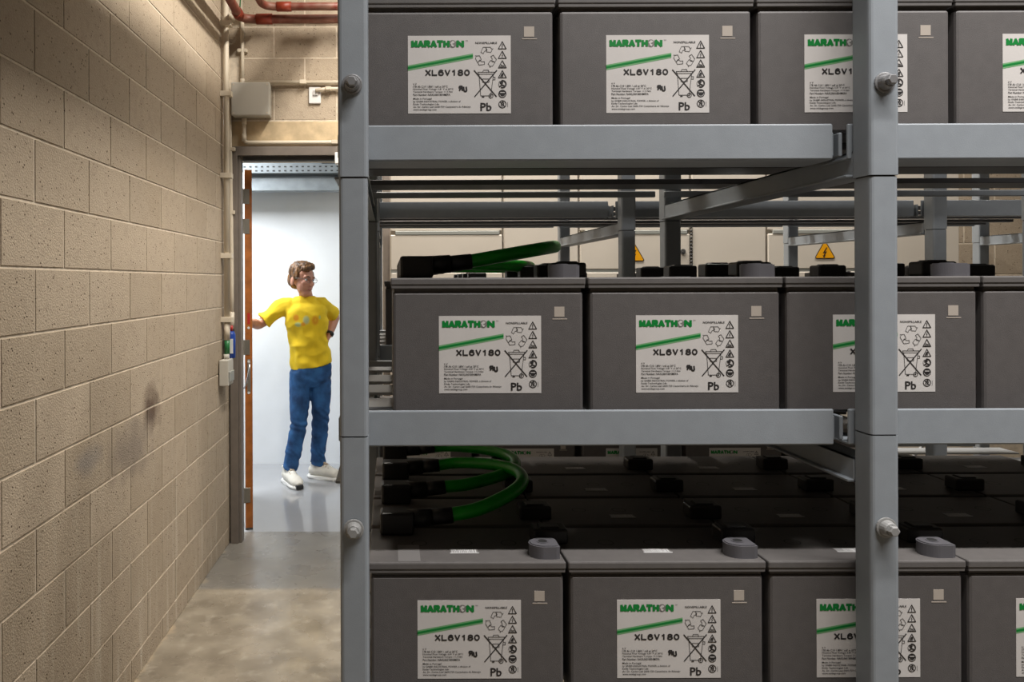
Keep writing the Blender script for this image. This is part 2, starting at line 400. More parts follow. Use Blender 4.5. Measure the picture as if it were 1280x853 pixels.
# a folded floor stand mostly hidden by the rack post
t = tag(empty('floor_stand', (-0.385, 6.62, 0)), 'pale folding stand beside the white trainers, mostly behind the rack post', 'stand')
bm = bmesh.new(); add_box(bm, -0.05, 0.12, -0.01, 0.01, 0.0, 0.5, 0.002)
bmesh.ops.transform(bm, matrix=Matrix.Translation((0, 0.1, 0.14)) @ Matrix.Shear('XZ', 4, (0.25, 0.0)), verts=bm.verts)
link('panel', finish(bm, 'panel', M['paper']), None, t)
box('foot', -0.06, 0.16, 0.07, 0.13, 0.125, 0.145, M['black'], t, 0.003)
box('stem', 0.04, 0.08, 0.08, 0.12, 0.0, 0.13, M['black'], t, 0.003)

# ------------------------------------------------------------------ pipes, conduits, boxes at the corner
WX = lambda y: -1.15 + 0.025*y
def pipe_thing(name, label, cat, pts, r, m, elbow=0.05, collars=(), collar_m=None, clips=(), clip_axis='x', group=None, n=10):
    root = tag(empty(name, pts[0]), label, cat, group)
    o = Vector(pts[0])
    P = elbow_path([Vector(p)-o for p in pts], elbow)
    link('pipe_run', finish(tube_bm(P, r, n), 'pipe_run', m, True), None, root)
    for a, b in collars:
        link('fitting', finish(tube_bm([Vector(a)-o, Vector(b)-o], r*1.22, n), 'fitting', collar_m or m, True), None, root)
    for c in clips:
        bm = bmesh.new(); q = Vector(c)-o
        h = {'x': (r*2.6, r*1.5, r*0.9), 'y': (r*1.5, r*2.6, r*0.9), 'z': (r*1.5, r*0.9, r*2.0)}[clip_axis]
        add_box(bm, q.x-h[0], q.x+h[0], q.y-h[1], q.y+h[1], q.z-h[2], q.z+h[2], 0.002)
        link('clip', finish(bm, 'clip', m), None, root)
    return root
y1 = 4.70; x1 = WX(y1)+0.032
pipe_thing('conduit', 'thicker cream conduit running straight up the block wall corner', 'conduit',
           [(x1, y1, 1.40), (x1, y1, 4.38)], 0.0175, M['cond'], clips=[(x1-.01, y1, z) for z in (1.32+.11, 1.82, 2.31, 2.81, 3.24, 3.7)])
y2 = 4.86; x2 = WX(y2)+0.025
pipe_thing('conduit', 'thinner wavy cream conduit in the corner beside the door frame', 'conduit',
           [(x2, y2, 1.36), (x2, y2, 1.75), (x2-0.006, y2, 2.35), (x2-0.012, y2, 2.75), (x2-.028, y2, 3.0), (x2-.03, y2, 3.27)], 0.013, M['cond'], 0.1,
           collars=[((x2, y2, 1.36), (x2, y2, 1.47))], collar_m=M['cond'], clips=[(x2-.008, y2+.008, 2.5), (x2-.012, y2+.008, 2.1)])
yb = WB-0.028
pipe_thing('conduit', 'cream conduit running along the top behind the red pipes', 'conduit', [(x2-.03, yb, 3.335), (1.0, yb, 3.335)], 0.014, M['cond'], clips=[(-0.95, yb, 3.335)], clip_axis='y')
pipe_thing('conduit', 'cream conduit dropping to the pale junction box', 'conduit', [(-0.935, yb, 3.33), (-0.935, yb, 2.905)], 0.012, M['cond'],
           collars=[((-0.935, yb, 2.905), (-0.935, yb, 2.95))], clips=[(-0.935, yb+.008, 3.13)])
pipe_thing('conduit', 'cream conduit running right from above the junction box', 'conduit', [(-0.92, yb, 2.925), (1.0, yb, 2.925)], 0.014, M['cond'], clips=[(-0.55, yb+.008, 2.925)], clip_axis='y')
pipe_thing('conduit', 'cream conduit bending from under the junction box along the door head', 'conduit', [(-0.925, yb, 2.70), (-0.925, yb, 2.545), (1.0, yb, 2.545)], 0.013, M['cond'], 0.03,
           collars=[((-0.925, yb, 2.555), (-0.925, yb, 2.60)), ((-0.925, yb, 2.66), (-0.925, yb, 2.70))], clips=[(-0.35, yb+.008, 2.545)], clip_axis='y')
pipe_thing('conduit', 'short cream conduit entering the white wall plate from the right', 'conduit', [(-0.47, yb-.012, 2.872), (-0.40, yb, 2.885), (0.6, yb, 2.885)], 0.012, M['cond'], 0.02, clips=[(-0.39, yb+.006, 2.885)], clip_axis='y')
pipe_thing('conduit', 'small cream stub across the corner above the wavy conduit', 'conduit', [(x2-.02, y2-.03, 3.36), (-0.985, yb, 3.325)], 0.011, M['cond'], 0.02)
# red pipes
pipe_thing('red_pipe', 'lower red sprinkler pipe bending away along the block wall', 'pipe',
           [(-0.925, -1.5, 3.30), (-0.925, 4.79, 3.30), (1.5, 4.79, 3.30)], 0.027, M['red_pipe'], 0.09,
           collars=[((-0.83, 4.79, 3.30), (-0.73, 4.79, 3.30)), ((-0.925, 4.65, 3.30), (-0.925, 4.72, 3.30))], collar_m=M['red_elbow'], n=14)
pipe_thing('red_pipe', 'upper red sprinkler pipe with faded paint', 'pipe',
           [(-0.775, -1.5, 3.345), (-0.775, 4.70, 3.345), (1.5, 4.70, 3.345)], 0.024, M['red_pipe'], 0.09,
           collars=[((-0.69, 4.70, 3.345), (-0.60, 4.70, 3.345))], collar_m=M['red_elbow'], n=14)
pipe_thing('green_wire', 'thin green wire hanging behind the red pipes', 'wire', [(-0.95, 4.86, 3.33), (-0.935, 4.86, 3.6), (-0.93, 4.86, 4.3)], 0.004, M['green'], 0.02)
# overhead cable tray running above the aisle
t = tag(empty('overhead_cable_tray', (-0.288, 0, 3.56)), 'steel cable tray hung above the aisle by the block wall', 'cable tray')
box('tray_base', -0.043, 0.043, -1.5, 4.25, 0, 0.006, M['galv'], t)
for s in (-1, 1): box('tray_side', s*0.043-0.002, s*0.043+0.002, -1.5, 4.25, 0, 0.06, M['galv'], t)
for yy in (0.0, 2.0, 4.0): tube('hanger', [(0, yy, 0), (0, yy, 0.84)], 0.005, M['steel'], t, 6)
# junction box
t = tag(empty('junction_box', (-0.873, WB, 2.705)), 'pale grey junction box above the door frame', 'junction box')
box('back_box', -0.118, 0.118, -0.075, -0.002, 0.0, 0.205, M['pale_box'], t, 0.006, 2)
box('cover', -0.121, 0.121, -0.098, -0.075, -0.002, 0.208, M['pale_box'], t, 0.007, 2)
for sx in (-0.105, 0.105):
    for sz in (0.014, 0.192): tube('screw', [(sx, -0.1, sz), (sx, -0.096, sz)], 0.006, M['cond'], t, 8)
t = tag(empty('wall_plate', (-0.477, WB, 2.795)), 'small white wall plate above the door', 'wall plate')
box('plate', -0.038, 0.038, -0.02, -0.003, 0.0, 0.105, M['paper'], t, 0.004, 2)
box('boss', -0.01, 0.02, -0.032, -0.02, 0.05, 0.085, M['paper'], t, 0.004, 2)
# grey switch box low on the block wall corner
ys = 4.60; xs = WX(ys)
t = tag(empty('switch_box', (xs, ys, 1.035)), 'pale grey switch box on the block wall below the blue canister', 'switch box')
box('box_body', 0.007, 0.062, 0.0, 0.15, 0.0, 0.155, M['pale_box'], t, 0.004, 2)
box('front_flap', 0.062, 0.070, 0.01, 0.14, 0.02, 0.085, M['grey_trim'], t, 0.003)
tube('gland', [(0.034, 0.08, 0.155), (0.034, 0.08, 0.185)], 0.017, M['pale_box'], t, 12)
t = tag(empty('conduit_coupler', (x1, y1, 1.25)), 'green coupler between the thick conduit and the switch box', 'coupler')
link('sleeve', finish(tube_bm([(0, 0, -0.03), (0, 0, 0.06)], 0.017, 12), 'sleeve', M['green'], True), None, t)
link('pipe_stub', finish(tube_bm([(0, 0, 0.055), (0, 0, 0.16)], 0.0185, 12), 'pipe_stub', M['cond'], True), None, t)
link('pipe_stub', finish(tube_bm([(0, 0, -0.085), (0, 0, -0.028)], 0.014, 12), 'pipe_stub', M['cond'], True), None, t)
t = tag(empty('canister', (-0.985, 4.75, 1.19)), 'blue canister with a red cap hung beside the door frame', 'canister')
link('can_body', finish(tube_bm([(0, 0, 0), (0, 0, 0.005), (0, 0, 0.145), (0, 0, 0.165)], [0.022, 0.026, 0.026, 0.018], 16), 'can_body', M['blue'], True), None, t)
link('cap', finish(tube_bm([(-0.01, 0.02, 0.165), (-0.01, 0.02, 0.20)], 0.016, 14), 'cap', M['red'], True), None, t)
box('print_panel', -0.006, 0.016, -0.0275, -0.025, 0.03, 0.12, M['paper'], t)
box('hang_strap', -0.04, 0.0, 0.0, 0.02, 0.06, 0.09, M['blue'], t)

# ------------------------------------------------------------------ cream cabinets behind the racks
CY = 4.05
def cabinet(x0, wd, door, label, lock=False, sign=False, hinges=False):
    root = tag(empty('switch_cabinet', (x0, CY, 0)), label, 'cabinet', 'cream electrical cabinets behind the racks')
    box('carcass', 0.002, wd-0.002, 0.02, 0.62, 0.1, 2.30, M['cream'], root, 0.003)
    box('plinth', 0.01, wd-0.01, 0.05, 0.6, 0.0, 0.1, M['grey_trim'], root)
    if door:
        box('upper_panel', 0.006, wd-0.006, 0.004, 0.02, 1.925, 2.29, M['cream'], root, 0.003)
        box('top_trim', 0.03, wd-0.02, -0.004, 0.004, 1.905, 1.925, M['grey_trim'], root, 0.002)
        dr = box('door', 0.006, wd-0.006, -0.002, 0.02, 1.72, 1.905, M['cream'], root, 0.004)
        box('lower_door', 0.006, wd-0.006, -0.002, 0.02, 0.12, 1.705, M['cream'], root, 0.004)
        box('seam_trim', 0.006, wd-0.006, 0.0, 0.02, 1.705, 1.72, M['grey_trim'], root)
    else:
        dr = box('door', 0.006, wd-0.006, 0.0, 0.02, 0.12, 2.29, M['cream'], root, 0.003)
        if hinges:
            for i in range(14): tube('hinge_knuckle', [(0.0, -0.002, 1.70+i*0.018), (0.0, -0.002, 1.712+i*0.018)], 0.006, M['dark_gap'], root, 6)
    if lock:
        bm = tube_bm([(wd-0.045, -0.010, 1.812), (wd-0.045, -0.002, 1.812)], 0.014, 14)
        lk = link('lock', finish(bm, 'lock', M['dark_gap']), None, root)
        link('lock_core', finish(tube_bm([(wd-0.045, -0.012, 1.812), (wd-0.045, -0.009, 1.812)], 0.006, 10), 'lock_core', M['chrome']), None, root)
    return root
x = -0.004
k = 0
cabl = ['wide cream cabinet seen past the left cable loops', 'narrow cream cabinet door left of the first warning triangle', 'wide cream cabinet with a round lock and warning triangle',
        'narrow cream cabinet right of the round lock', 'wide cream cabinet bearing the right-hand warning triangle', 'narrow cream cabinet at the far right end of the row']
for wd, door in ((0.6, 1), (0.4, 0), (0.59, 1), (0.4, 0), (0.59, 1), (0.43, 0)):
    cabinet(x, wd, door, cabl[k], lock=(k == 2), hinges=(k == 3)); x += wd; k += 1
def warning(cx, cz, label):
    root = tag(empty('warning_sign', (cx, CY-0.003, cz)), label, 'warning sign')
    def tri(s, y0, y1, m, n, r=0.12):
        P = [Vector((0, s*0.577*2*0.5*1.0)), Vector((-s*0.5, -s*0.289)), Vector((s*0.5, -s*0.289))]
        pts = []
        for i in range(3):
            a, b, c = P[i-1], P[i], P[(i+1) % 3]
            for t_ in (0, .5, 1):
                q1 = b+(a-b).normalized()*s*r; q2 = b+(c-b).normalized()*s*r
                pts.append(q1*(1-t_)**2+b*2*t_*(1-t_)+q2*t_*t_)
        b_ = prism([(p.x, p.y) for p in pts], y0, y1)
        bmesh.ops.transform(b_, matrix=Matrix.Rotation(R(90), 4, 'X'), verts=b_.verts)
        return link(n, finish(b_, n, m), None, root)
    tri(0.115, 0.0, 0.0010, M['sign_black'], 'border')
    tri(0.100, 0.0010, 0.0016, M['yellow_sign'], 'yellow_field', 0.08)
    bolt = [(0.006, 0.026), (-0.012, -0.004), (-0.002, -0.002), (-0.008, -0.016), (-0.013, -0.014), (-0.006, -0.030), (0.003, -0.015), (-0.002, -0.016), (0.010, 0.006), (0.0, 0.004), (0.012, 0.026)]
    b_ = prism(bolt, 0.0016, 0.0022); bmesh.ops.transform(b_, matrix=Matrix.Rotation(R(90), 4, 'X'), verts=b_.verts)
    link('bolt_symbol', finish(b_, 'bolt_symbol', M['sign_black']), None, root)
warning(1.285, 1.795, 'yellow triangle lightning sign seen between the two rear posts')
warning(2.29, 1.805, 'yellow triangle lightning sign left of the thick front post')

# ------------------------------------------------------------------ racks
def round_box_me(name, x, y, z, r, m, seg=3):
    """vertical tube section with rounded vertical edges (0..x, 0..y, 0..z)"""
    pts = []
    for cx, cy, a0 in ((x-r, r, -90), (x-r, y-r, 0), (r, y-r, 90), (r, r, 180)):
        for i in range(seg+1):
            a = R(a0+90*i/seg); pts.append((cx+r*math.cos(a), cy+r*math.sin(a)))
    me = finish(prism(pts, 0, z), name, m); return me
PW, PD = 0.0435, 0.0445
def bolt_bm(m=None):
    bm = tube_bm([(0, 0.0, 0), (0, -0.0025, 0), (0, -0.003, 0)], [0.0155, 0.0155, 0.014], 20)
    merge(bm, tube_bm([(0, -0.002, 0), (0, -0.012, 0), (0, -0.014, 0)], [0.0125, 0.0105, 0.009], 18))
    merge(bm, tube_bm([(0, -0.013, 0), (0, -0.021, 0), (0, -0.0225, 0)], [0.0082, 0.0082, 0.0065], 6))
    return bm
BOLT = finish(bolt_bm(), 'bolt', M['bolt'], False)
BOLT2 = finish(bolt_bm(), 'bolt_pale', M['nylon'], False)
POST_X = [-0.078, 0.7315, 1.7155, 2.70]
def rack(name, label, yf, yr, xs, bolts, tiers, slats, joints, front_h, post_top=2.85, group=None):
    root = tag(empty(name, (xs[0], yf, 0)), label, 'rack', group)
    ox, oy = xs[0], yf
    def B(n, x0, x1, y0, y1, z0, z1, m, bev=0.002, seg=1): return box(n, x0, x1, y0, y1, z0, z1, m, root, bev, seg, (ox, oy, 0))
    js = [0.0] + [CH+j for j in joints] + [post_top]
    for i, px in enumerate(xs):
        for py in (yf, yr):
            for s in range(len(js)-1):
                z0, z1 = js[s], js[s+1]-0.0022
                fat = 0.0012 if s == len(js)-2 else 0.0
                me = round_box_me('post', PW+2*fat, PD+2*fat, z1-z0, 0.006, M['rack'])
                link('post', me, None, root, (px-ox-fat, py-oy-fat, z0))
                if s:                                            # recessed sleeve joint
                    link('sleeve_joint', round_box_me('sleeve_joint', PW-0.004, PD-0.004, 0.03, 0.005, M['dark_gap']), None, root, (px-ox+0.002, py-oy+0.002, z0-0.015))
        for (bz, pale) in bolts:
            link('bolt', BOLT2 if pale else BOLT, None, root, (px-ox+PW*0.48, -0.0015, CH+bz))
    # shelves: (top of slats, cross beam top, cross beam bottom)
    for ti, (st, ct, cb) in enumerate(tiers):
        for px in xs:                                            # cross beams front to back: C section
            bm = bmesh.new(); a, b = px-ox+0.0, px-ox+PW
            add_box(bm, a, a+0.004, PD, yr-oy, CH+cb, CH+ct, 0.0008)
            add_box(bm, a, b-0.006, PD, yr-oy, CH+ct-0.004, CH+ct, 0.0008)
            add_box(bm, a-0.010, b-0.006, PD, yr-oy, CH+cb, CH+cb+0.004, 0.0008)
            link('cross_beam', finish(bm, 'cross_beam', M['rack']), None, root)
        for i in range(len(xs)-1):
            x0 = xs[i]-0.006 if i else xs[0]+0.003
            x1 = xs[i+1]-0.029
            hf = front_h
            bm = bmesh.new()                                     # front beam: angle with a rolled top edge
            add_box(bm, x0-ox, x1-ox, yf+PD+0.003-oy, yf+PD+0.008-oy, CH+st+0.0105-hf, CH+st+0.0105, 0.0024, 2)
            add_box(bm, x0-ox, x1-ox, yf+PD+0.006-oy, yf+PD+(0.085 if yf < 2 else 0.03)-oy, CH+st+0.0105-hf, CH+st+0.0145-hf, 0.001)
            link('front_beam', finish(bm, 'front_beam', M['rack']), None, root)
            B('rear_beam', x0, x1, yr-0.012, yr-0.002, CH+st-0.017, CH+st+(0.006 if st < 0 else -0.0005), M['rack'])
            for sx0, sx1 in ((x0+0.0, x0+0.006), (x1+0.0005, x1+0.0065)):
                B('side_rail', sx0 if sx0 > x0+.1 else sx0-0.0085, sx1 if sx0 > x0+.1 else sx1-0.0085, yf+PD+0.012, yf+PD+0.060, CH+st-0.040, CH+st-0.002, M['rack'], 0.0015)
            for (sa, sb) in (slats[ti] if ti in slats else slats[-1]):
                B('slat', x0-0.002, x1+0.026, sa, sb, CH+st-(0.012 if st > 0 else 0.006), CH+st, M['slat_shade'] if st > 0 else M['slat'], 0.001)
    return root, B
TOP, MID, LOW = 0.2375, -0.2155, -0.6710
MS = [(1.32, 1.417), (1.495, 1.604), (1.659, 1.773), (1.87, 1.94)]
UP = TOP+0.452  # height of the added, unseen shelves that keep lamp light off those below
MS2 = [(2.56, 2.66), (2.74, 2.84), (2.92, 3.02), (3.10, 3.20)]
tiers1 = [(UP, UP-0.035, UP-0.076), (TOP, 0.203, 0.162), (MID, -0.281, -0.3195), (LOW, -0.735, -0.775), (LOW-0.45, -1.18, -1.22)]
r1, B1 = rack('battery_rack', 'nearer grey steel rack holding the batteries in front', 1.170, 2.044, POST_X[:3],
              [(0.300, 0), (-0.377, 1)], tiers1, {1: [(1.33, 1.42), (1.54, 1.643), (1.795, 1.90)], -1: MS}, (-0.236, 0.160), 0.057)
r2, B2 = rack('battery_rack', 'farther grey steel rack standing between the front rack and the cabinets', 2.425, 3.310, POST_X[:3]+[2.54],
              [], [(UP, UP-0.035, UP-0.076), (TOP+0.008, 0.186, 0.146), (MID, -0.281, -0.3195), (LOW-0.03, -0.765, -0.805)], {0: MS2, 1: [(2.555, 2.59), (2.745, 2.78), (2.935, 2.965), (3.125, 3.155), (3.27, 3.30)], -1: MS2}, (-0.236, 0.160), 0.052)
for bx in (0.55, 1.30, 2.02):                                    # thin diagonal braces at the back of the farther rack
    b_ = tube_bm([(bx-POST_X[0], 3.33-2.425, CH-1.05), (bx+0.65-POST_X[0], 3.33-2.425, CH-0.30)], 0.007, 6)
    link('diagonal_brace', finish(b_, 'diagonal_brace', M['slat']), None, r2)

# ------------------------------------------------------------------ battery label artwork (flat print as thin meshes, x right, y up, metres)
LW, LH = 0.166, 0.1257
U = LW/128.0                                                    # one artwork unit
def text_bm(body, x, y, width=None, height=None, bold=0.0, shear=0.0, flipx=False):
    cu = bpy.data.curves.new('t', 'FONT'); cu.body = body; cu.size = 1.0; cu.offset = bold; cu.shear = shear
    cu.resolution_u = 2; cu.fill_mode = 'FRONT' if hasattr(cu, 'fill_mode') else cu.fill_mode
    o = bpy.data.objects.new('t', cu); COL.objects.link(o)
    dg = bpy.context.evaluated_depsgraph_get(); dg.update()
    me = bpy.data.meshes.new_from_object(o.evaluated_get(dg))
    bm = bmesh.new(); bm.from_mesh(me)
    bpy.data.objects.remove(o); bpy.data.curves.remove(cu); bpy.data.meshes.remove(me)
    xs = [v.co.x for v in bm.verts]; ys = [v.co.y for v in bm.verts]
    x0, x1, y0, y1 = min(xs), max(xs), min(ys), max(ys)
    sy = height/(y1-y0) if height else None
    sx = width/(x1-x0) if width else sy
    if sy is None: sy = sx
    for v in bm.verts:
        u = (v.co.x-x0)*sx
        if flipx: u = (x1-x0)*sx-u
        v.co = Vector((x+u, y+(v.co.y-y0)*sy, 0))
    return bm
def line_bm(pts, wd, closed=False):
    bm = bmesh.new(); P = [Vector(p) for p in pts]; n = len(P)
    for i in range(n if closed else n-1):
        a, b = P[i], P[(i+1) % n]; d = (b-a)
        if d.length < 1e-9: continue
        d.normalize(); q = Vector((-d.y, d.x))*wd*0.5; e = d*wd*0.3
        vs = [bm.verts.new((*(c), 0)) for c in (a-q-e, b-q+e, b+q+e, a+q-e)]
        bm.faces.new(vs)
    return bm
def poly_bm(pts):
    bm = bmesh.new(); bm.faces.new([bm.verts.new((p[0], p[1], 0)) for p in pts]); return bm
def circ(cx, cy, r, n=18, a0=0, a1=360): return [(cx+r*math.cos(R(a0+(a1-a0)*i/n)), cy+r*math.sin(R(a0+(a1-a0)*i/n))) for i in range(n+(0 if a1-a0 == 360 else 1))]
def Y(v): return 97-v                                           # artwork measured downward from the label's top edge (units)
def _arc(cx, cy, rx, ry, a0, a1, n=10): return [(cx+rx*math.cos(R(a0+(a1-a0)*i/n)), cy+ry*math.sin(R(a0+(a1-a0)*i/n))) for i in range(n+1)]
GLYPH = {'M': [[(0, 0), (0, 1)], [(0, 1), (.5, .12), (1, 1)], [(1, 1), (1, 0)]], 'A': [[(-.05, 0), (.5, 1), (1.05, 0)], [(.2, .28), (.8, .28)]],
         'R': [[(0, 0), (0, 1), (.7, 1)] + _arc(.7, .74, .26, .26, 90, -90, 6) + [(0, .48)], [(.5, .48), (1, 0)]], 'T': [[(-.05, 1), (1.05, 1)], [(.5, 1), (.5, 0)]],
         'H': [[(0, 0), (0, 1)], [(1, 0), (1, 1)], [(0, .5), (1, .5)]], 'N': [[(0, 0), (0, 1), (1, 0), (1, 1)]], 'X': [[(0, 0), (1, 1)], [(0, 1), (1, 0)]], 'L': [[(0, 1), (0, 0), (1, 0)]],
         'V': [[(0, 1), (.5, 0), (1, 1)]], '1': [[(.2, .76), (.5, .86), (.58, 1), (.58, 0)]], '6': [_arc(.5, .32, .5, .32, 0, 360, 16), _arc(.5, .5, .5, .5, 180, 40, 8), [(0, .5), (0, .3)]],
         '8': [_arc(.5, .27, .5, .27, 0, 360, 14), _arc(.5, .76, .43, .24, 0, 360, 14)], '0': [_arc(.5, .5, .5, .5, 0, 360, 18)], 'U': [[(0, 1), (0, .3)] + _arc(.5, .3, .5, .3, 180, 360, 8) + [(1, 1)]]}
def stroke_text(bm, word, x, y, width, height, wt, gap, slant=0.0, flip=()):
    n = len(word); gw = (width-gap*(n-1))/n
    for i, ch in enumerate(word):
        for st in GLYPH[ch]:
            pts = []
            for (u, v) in st:
                if i in flip: u = 1-u
                px = x+i*(gw+gap)+wt/2+u*(gw-wt); py = y+wt/2+v*(height-wt)
                pts.append((px+slant*(py-y), py))
            merge(bm, line_bm(pts, wt))
gp = bmesh.new()
stroke_text(gp, 'MARATH', 4.0, Y(15.0), 48.0, 9.4, 3.1, -0.1)
stroke_text(gp, 'N', 60.2, Y(15.0), 9.8, 9.4, 3.2, 0)
merge(gp, poly_bm([(0, Y(41.5)), (0, Y(38.8)), (81, Y(24.0)), (81, Y(26.6))]))
GP = gp
gl = bmesh.new()
merge(gl, poly_bm([(0, Y(43.6)), (0, Y(37.0)), (81, Y(22.2)), (81, Y(28.6))]))
gr = bmesh.new()
merge(gr, poly_bm(circ(55.6, Y(10.4), 4.9)))
lt = bmesh.new()
merge(lt, poly_bm([(52.6, Y(9.6)), (55.4, Y(6.6)), (58.6, Y(7.6)), (57.2, Y(9.6)), (55.0, Y(10.4)), (57.6, Y(12.0)), (56.4, Y(14.2)), (54.2, Y(13.0)), (53.8, Y(11.2))]))
bp = bmesh.new()
stroke_text(bp, 'XL6V180', 21.5, Y(50.0), 55.5, 7.8, 1.75, 1.0)
merge(bp, text_bm('Pb', 90, Y(94.0), 14, 10.2, bold=0.02))
merge(bp, text_bm('TM', 71.5, Y(7.2), 3.0, 1.4))
merge(bp, text_bm('NONSPILLABLE', 84, Y(10.4), 27, 2.5, bold=0.02))
stroke_text(bp, 'R', 63.4, Y(69.0), 5.4, 6.8, 1.9, 0, -0.12, flip=(0,))
stroke_text(bp, 'U', 69.0, Y(70.4), 5.2, 7.2, 1.9, 0, -0.12)
for s, yy, wd in (('6 V', 61.0, 4.5), ('178 Ah C10 1.80V / cell at 20°C', 64.6, 43), ('Nominal Float Voltage: 6.81 V at 20°C', 68.0, 50), ('Terminal Hardware Torque: 11.3 Nm', 71.4, 49), ('Part Number: NAXL060180HM0FA', 74.8, 46),
                  ('Made in Portugal', 80.0, 23), ('by GNB® INDUSTRIAL POWER, a division of', 83.4, 59), ('Exide Technologies Lda.', 86.8, 32.5), ('Av. Dr. Carlos Leal 2600-729 Castanheira do Ribatejo', 90.2, 71.5), ('www.exidegroup.com', 93.6, 29)):
    merge(bp, text_bm(s, 6.5, Y(yy), wd, 2.7 if wd > 5 else 2.0, bold=0.012))
# recycling arrows
for a in (0, 120, 240):
    rot = Matrix.Rotation(R(a), 3, 'Z')
    for pth in ([(-5.6, 3.2), (-2.9, 9.0), (0.4, 9.0), (2.0, 5.6), (-1.3, 4.2), (-2.6, 1.5)], [(0.6, 9.0), (6.0, 9.0), (8.2, 6.4), (6.6, 3.0), (1.4, 3.6)], [(8.2, 6.4), (9.2, 7.4)]):
        pts = [rot @ Vector((p[0]*0.92-0.8, p[1]*0.95+2.6, 0)) for p in pth]
        merge(bp, line_bm([(97.5+q.x*1.12, Y(27.0)+q.y*1.12) for q in pts], 0.55, closed=(len(pts) > 2)))
# crossed-out wheeled bin
merge(bp, line_bm([(82.5, Y(43.5)), (110, Y(76))], 1.3)); merge(bp, line_bm([(110.5, Y(43.5)), (83, Y(76))], 1.3))
for pts, cl in (([(88.5, Y(48)), (90.5, Y(75)), (103, Y(75)), (106.5, Y(48))], True), ([(87, Y(45.5)), (107.5, Y(45.5)), (106.8, Y(48)), (88, Y(48))], True),
                ([(93, Y(45.5)), (94, Y(43)), (100, Y(43)), (101, Y(45.5))], False), ([(93, Y(54)), (101, Y(54)), (101, Y(58)), (93, Y(58))], True), ([(106, Y(52)), (108.5, Y(52)), (108.5, Y(55)), (105.8, Y(55))], False)):
    merge(bp, line_bm(pts, 0.6, cl))
merge(bp, line_bm(circ(103.2, Y(75.2), 2.6), 0.8, True)); merge(bp, poly_bm(circ(103.2, Y(75.2), 0.9, 8)))
merge(bp, poly_bm([(92, Y(77)), (95, Y(77)), (95, Y(75.4)), (92, Y(75.4))]))
# column of small hazard marks
for i, yy in enumerate((16.6, 28.4, 40.2, 52.6)):
    cx = 117.5
    merge(bp, line_bm([(cx-4.9, Y(yy)), (cx+4.9, Y(yy)), (cx, Y(yy-9.0))], 0.95, True))
    if i == 0: merge(bp, poly_bm([(cx-.55, Y(yy-6)), (cx+.55, Y(yy-6)), (cx+.4, Y(yy-2.4)), (cx-.4, Y(yy-2.4))])); merge(bp, poly_bm(circ(cx, Y(yy-1.5), .55, 8)))
    if i == 1: merge(bp, line_bm([(cx+.6, Y(yy-6)), (cx-.6, Y(yy-3.6)), (cx+.6, Y(yy-3.4)), (cx-.3, Y(yy-1.2))], 0.6))
    if i == 2: merge(bp, line_bm([(cx-3, Y(yy-1.5)), (cx+3, Y(yy-1.5))], 0.6)); merge(bp, line_bm([(cx-1.8, Y(yy-3.4)), (cx+1.8, Y(yy-2.6))], 0.7)); merge(bp, line_bm([(cx-1.5, Y(yy-4.4)), (cx-1.5, Y(yy-2.5))], 0.5))
    if i == 3:
        for q in range(6):
            merge(bp, line_bm([(cx-2.6+q*0.7, Y(yy-1.2)), (cx-0.6+q*0.35, Y(yy-5.4))], 0.45))
cx = 117.5
merge(bp, line_bm(circ(cx, Y(60.5), 4.4, 20, -110, 100), 1.6)); merge(bp, poly_bm(circ(cx-1.2, Y(58.6), 2.2, 10))); merge(bp, line_bm([(cx-3.6, Y(63.8)), (cx-.5, Y(61.5)), (cx+2.2, Y(62.6))], 1.5)); merge(bp, line_bm(circ(cx, Y(60.5), 4.7, 20, 130, 230), 0.5))
merge(bp, poly_bm(circ(cx, Y(72.6), 5.0)))
merge(bp, line_bm(circ(cx, Y(85.6), 4.5), 0.9, True)); merge(bp, line_bm([(cx-3.2, Y(82.4)), (cx+3.2, Y(88.8))], 0.9)); merge(bp, line_bm([(cx-1.6, Y(87.8)), (cx-1.2, Y(84.2)), (cx+.6, Y(82.4)), (cx+1.6, Y(85.2)), (cx+.2, Y(88))], 1.2))
merge(bp, line_bm([(124, Y(83)), (124, Y(89))], 0.35))
merge(lt, poly_bm([(cx-2.8, Y(70.6)), (cx+2.8, Y(70.6)), (cx+2.8, Y(71.6)), (cx-2.8, Y(71.6))])); merge(lt, line_bm(circ(cx, Y(72.8), 3.6, 12, 195, 345), 0.6))
def art_me(bm, name, m, dy):
    # artwork x,y units -> battery frame: x right, z up, at -y
    for v in bm.verts: v.co = Vector((v.co.x*U, -dy, v.co.y*LH/97))
    bmesh.ops.recalc_face_normals(bm, faces=bm.faces)
    return finish(bm, name, m)
ART = [art_me(gl, 'stripe_print', M['green_light'], 0.0007), art_me(GP, 'green_print', M['green_print'], 0.0009),
       art_me(gr, 'globe_print', M['grey_print'], 0.0007), art_me(bp, 'black_print', M['black_print'], 0.0009), art_me(lt, 'pale_print', M['label'], 0.0011)]
LABEL_ME = box_me('label', 0, LW, -0.0005, 0.0, 0, LH, M['label'])

# ------------------------------------------------------------------ battery prototype meshes (origin: left-front-bottom corner of the lid footprint)
BW, BD, BH = 0.3165, 0.172, 0.221
bm = bmesh.new(); add_box(bm, 0.0035, BW-0.0035, 0.004, BD-0.004, 0, 0.199, 0.005, 2); add_box(bm, 0.006, BW-0.006, 0.007, BD-0.007, 0.19, 0.206, 0.0)
CASE = finish(bm, 'case', M['case'])
bm = bmesh.new(); add_box(bm, 0.0, BW, 0.0, BD, 0.2085, BH, 0.0025, 2); add_box(bm, 0.0012, BW-0.0012, 0.0012, BD-0.0012, 0.2035, 0.2095, 0.0008)
LID = finish(bm, 'lid', M['lid'])
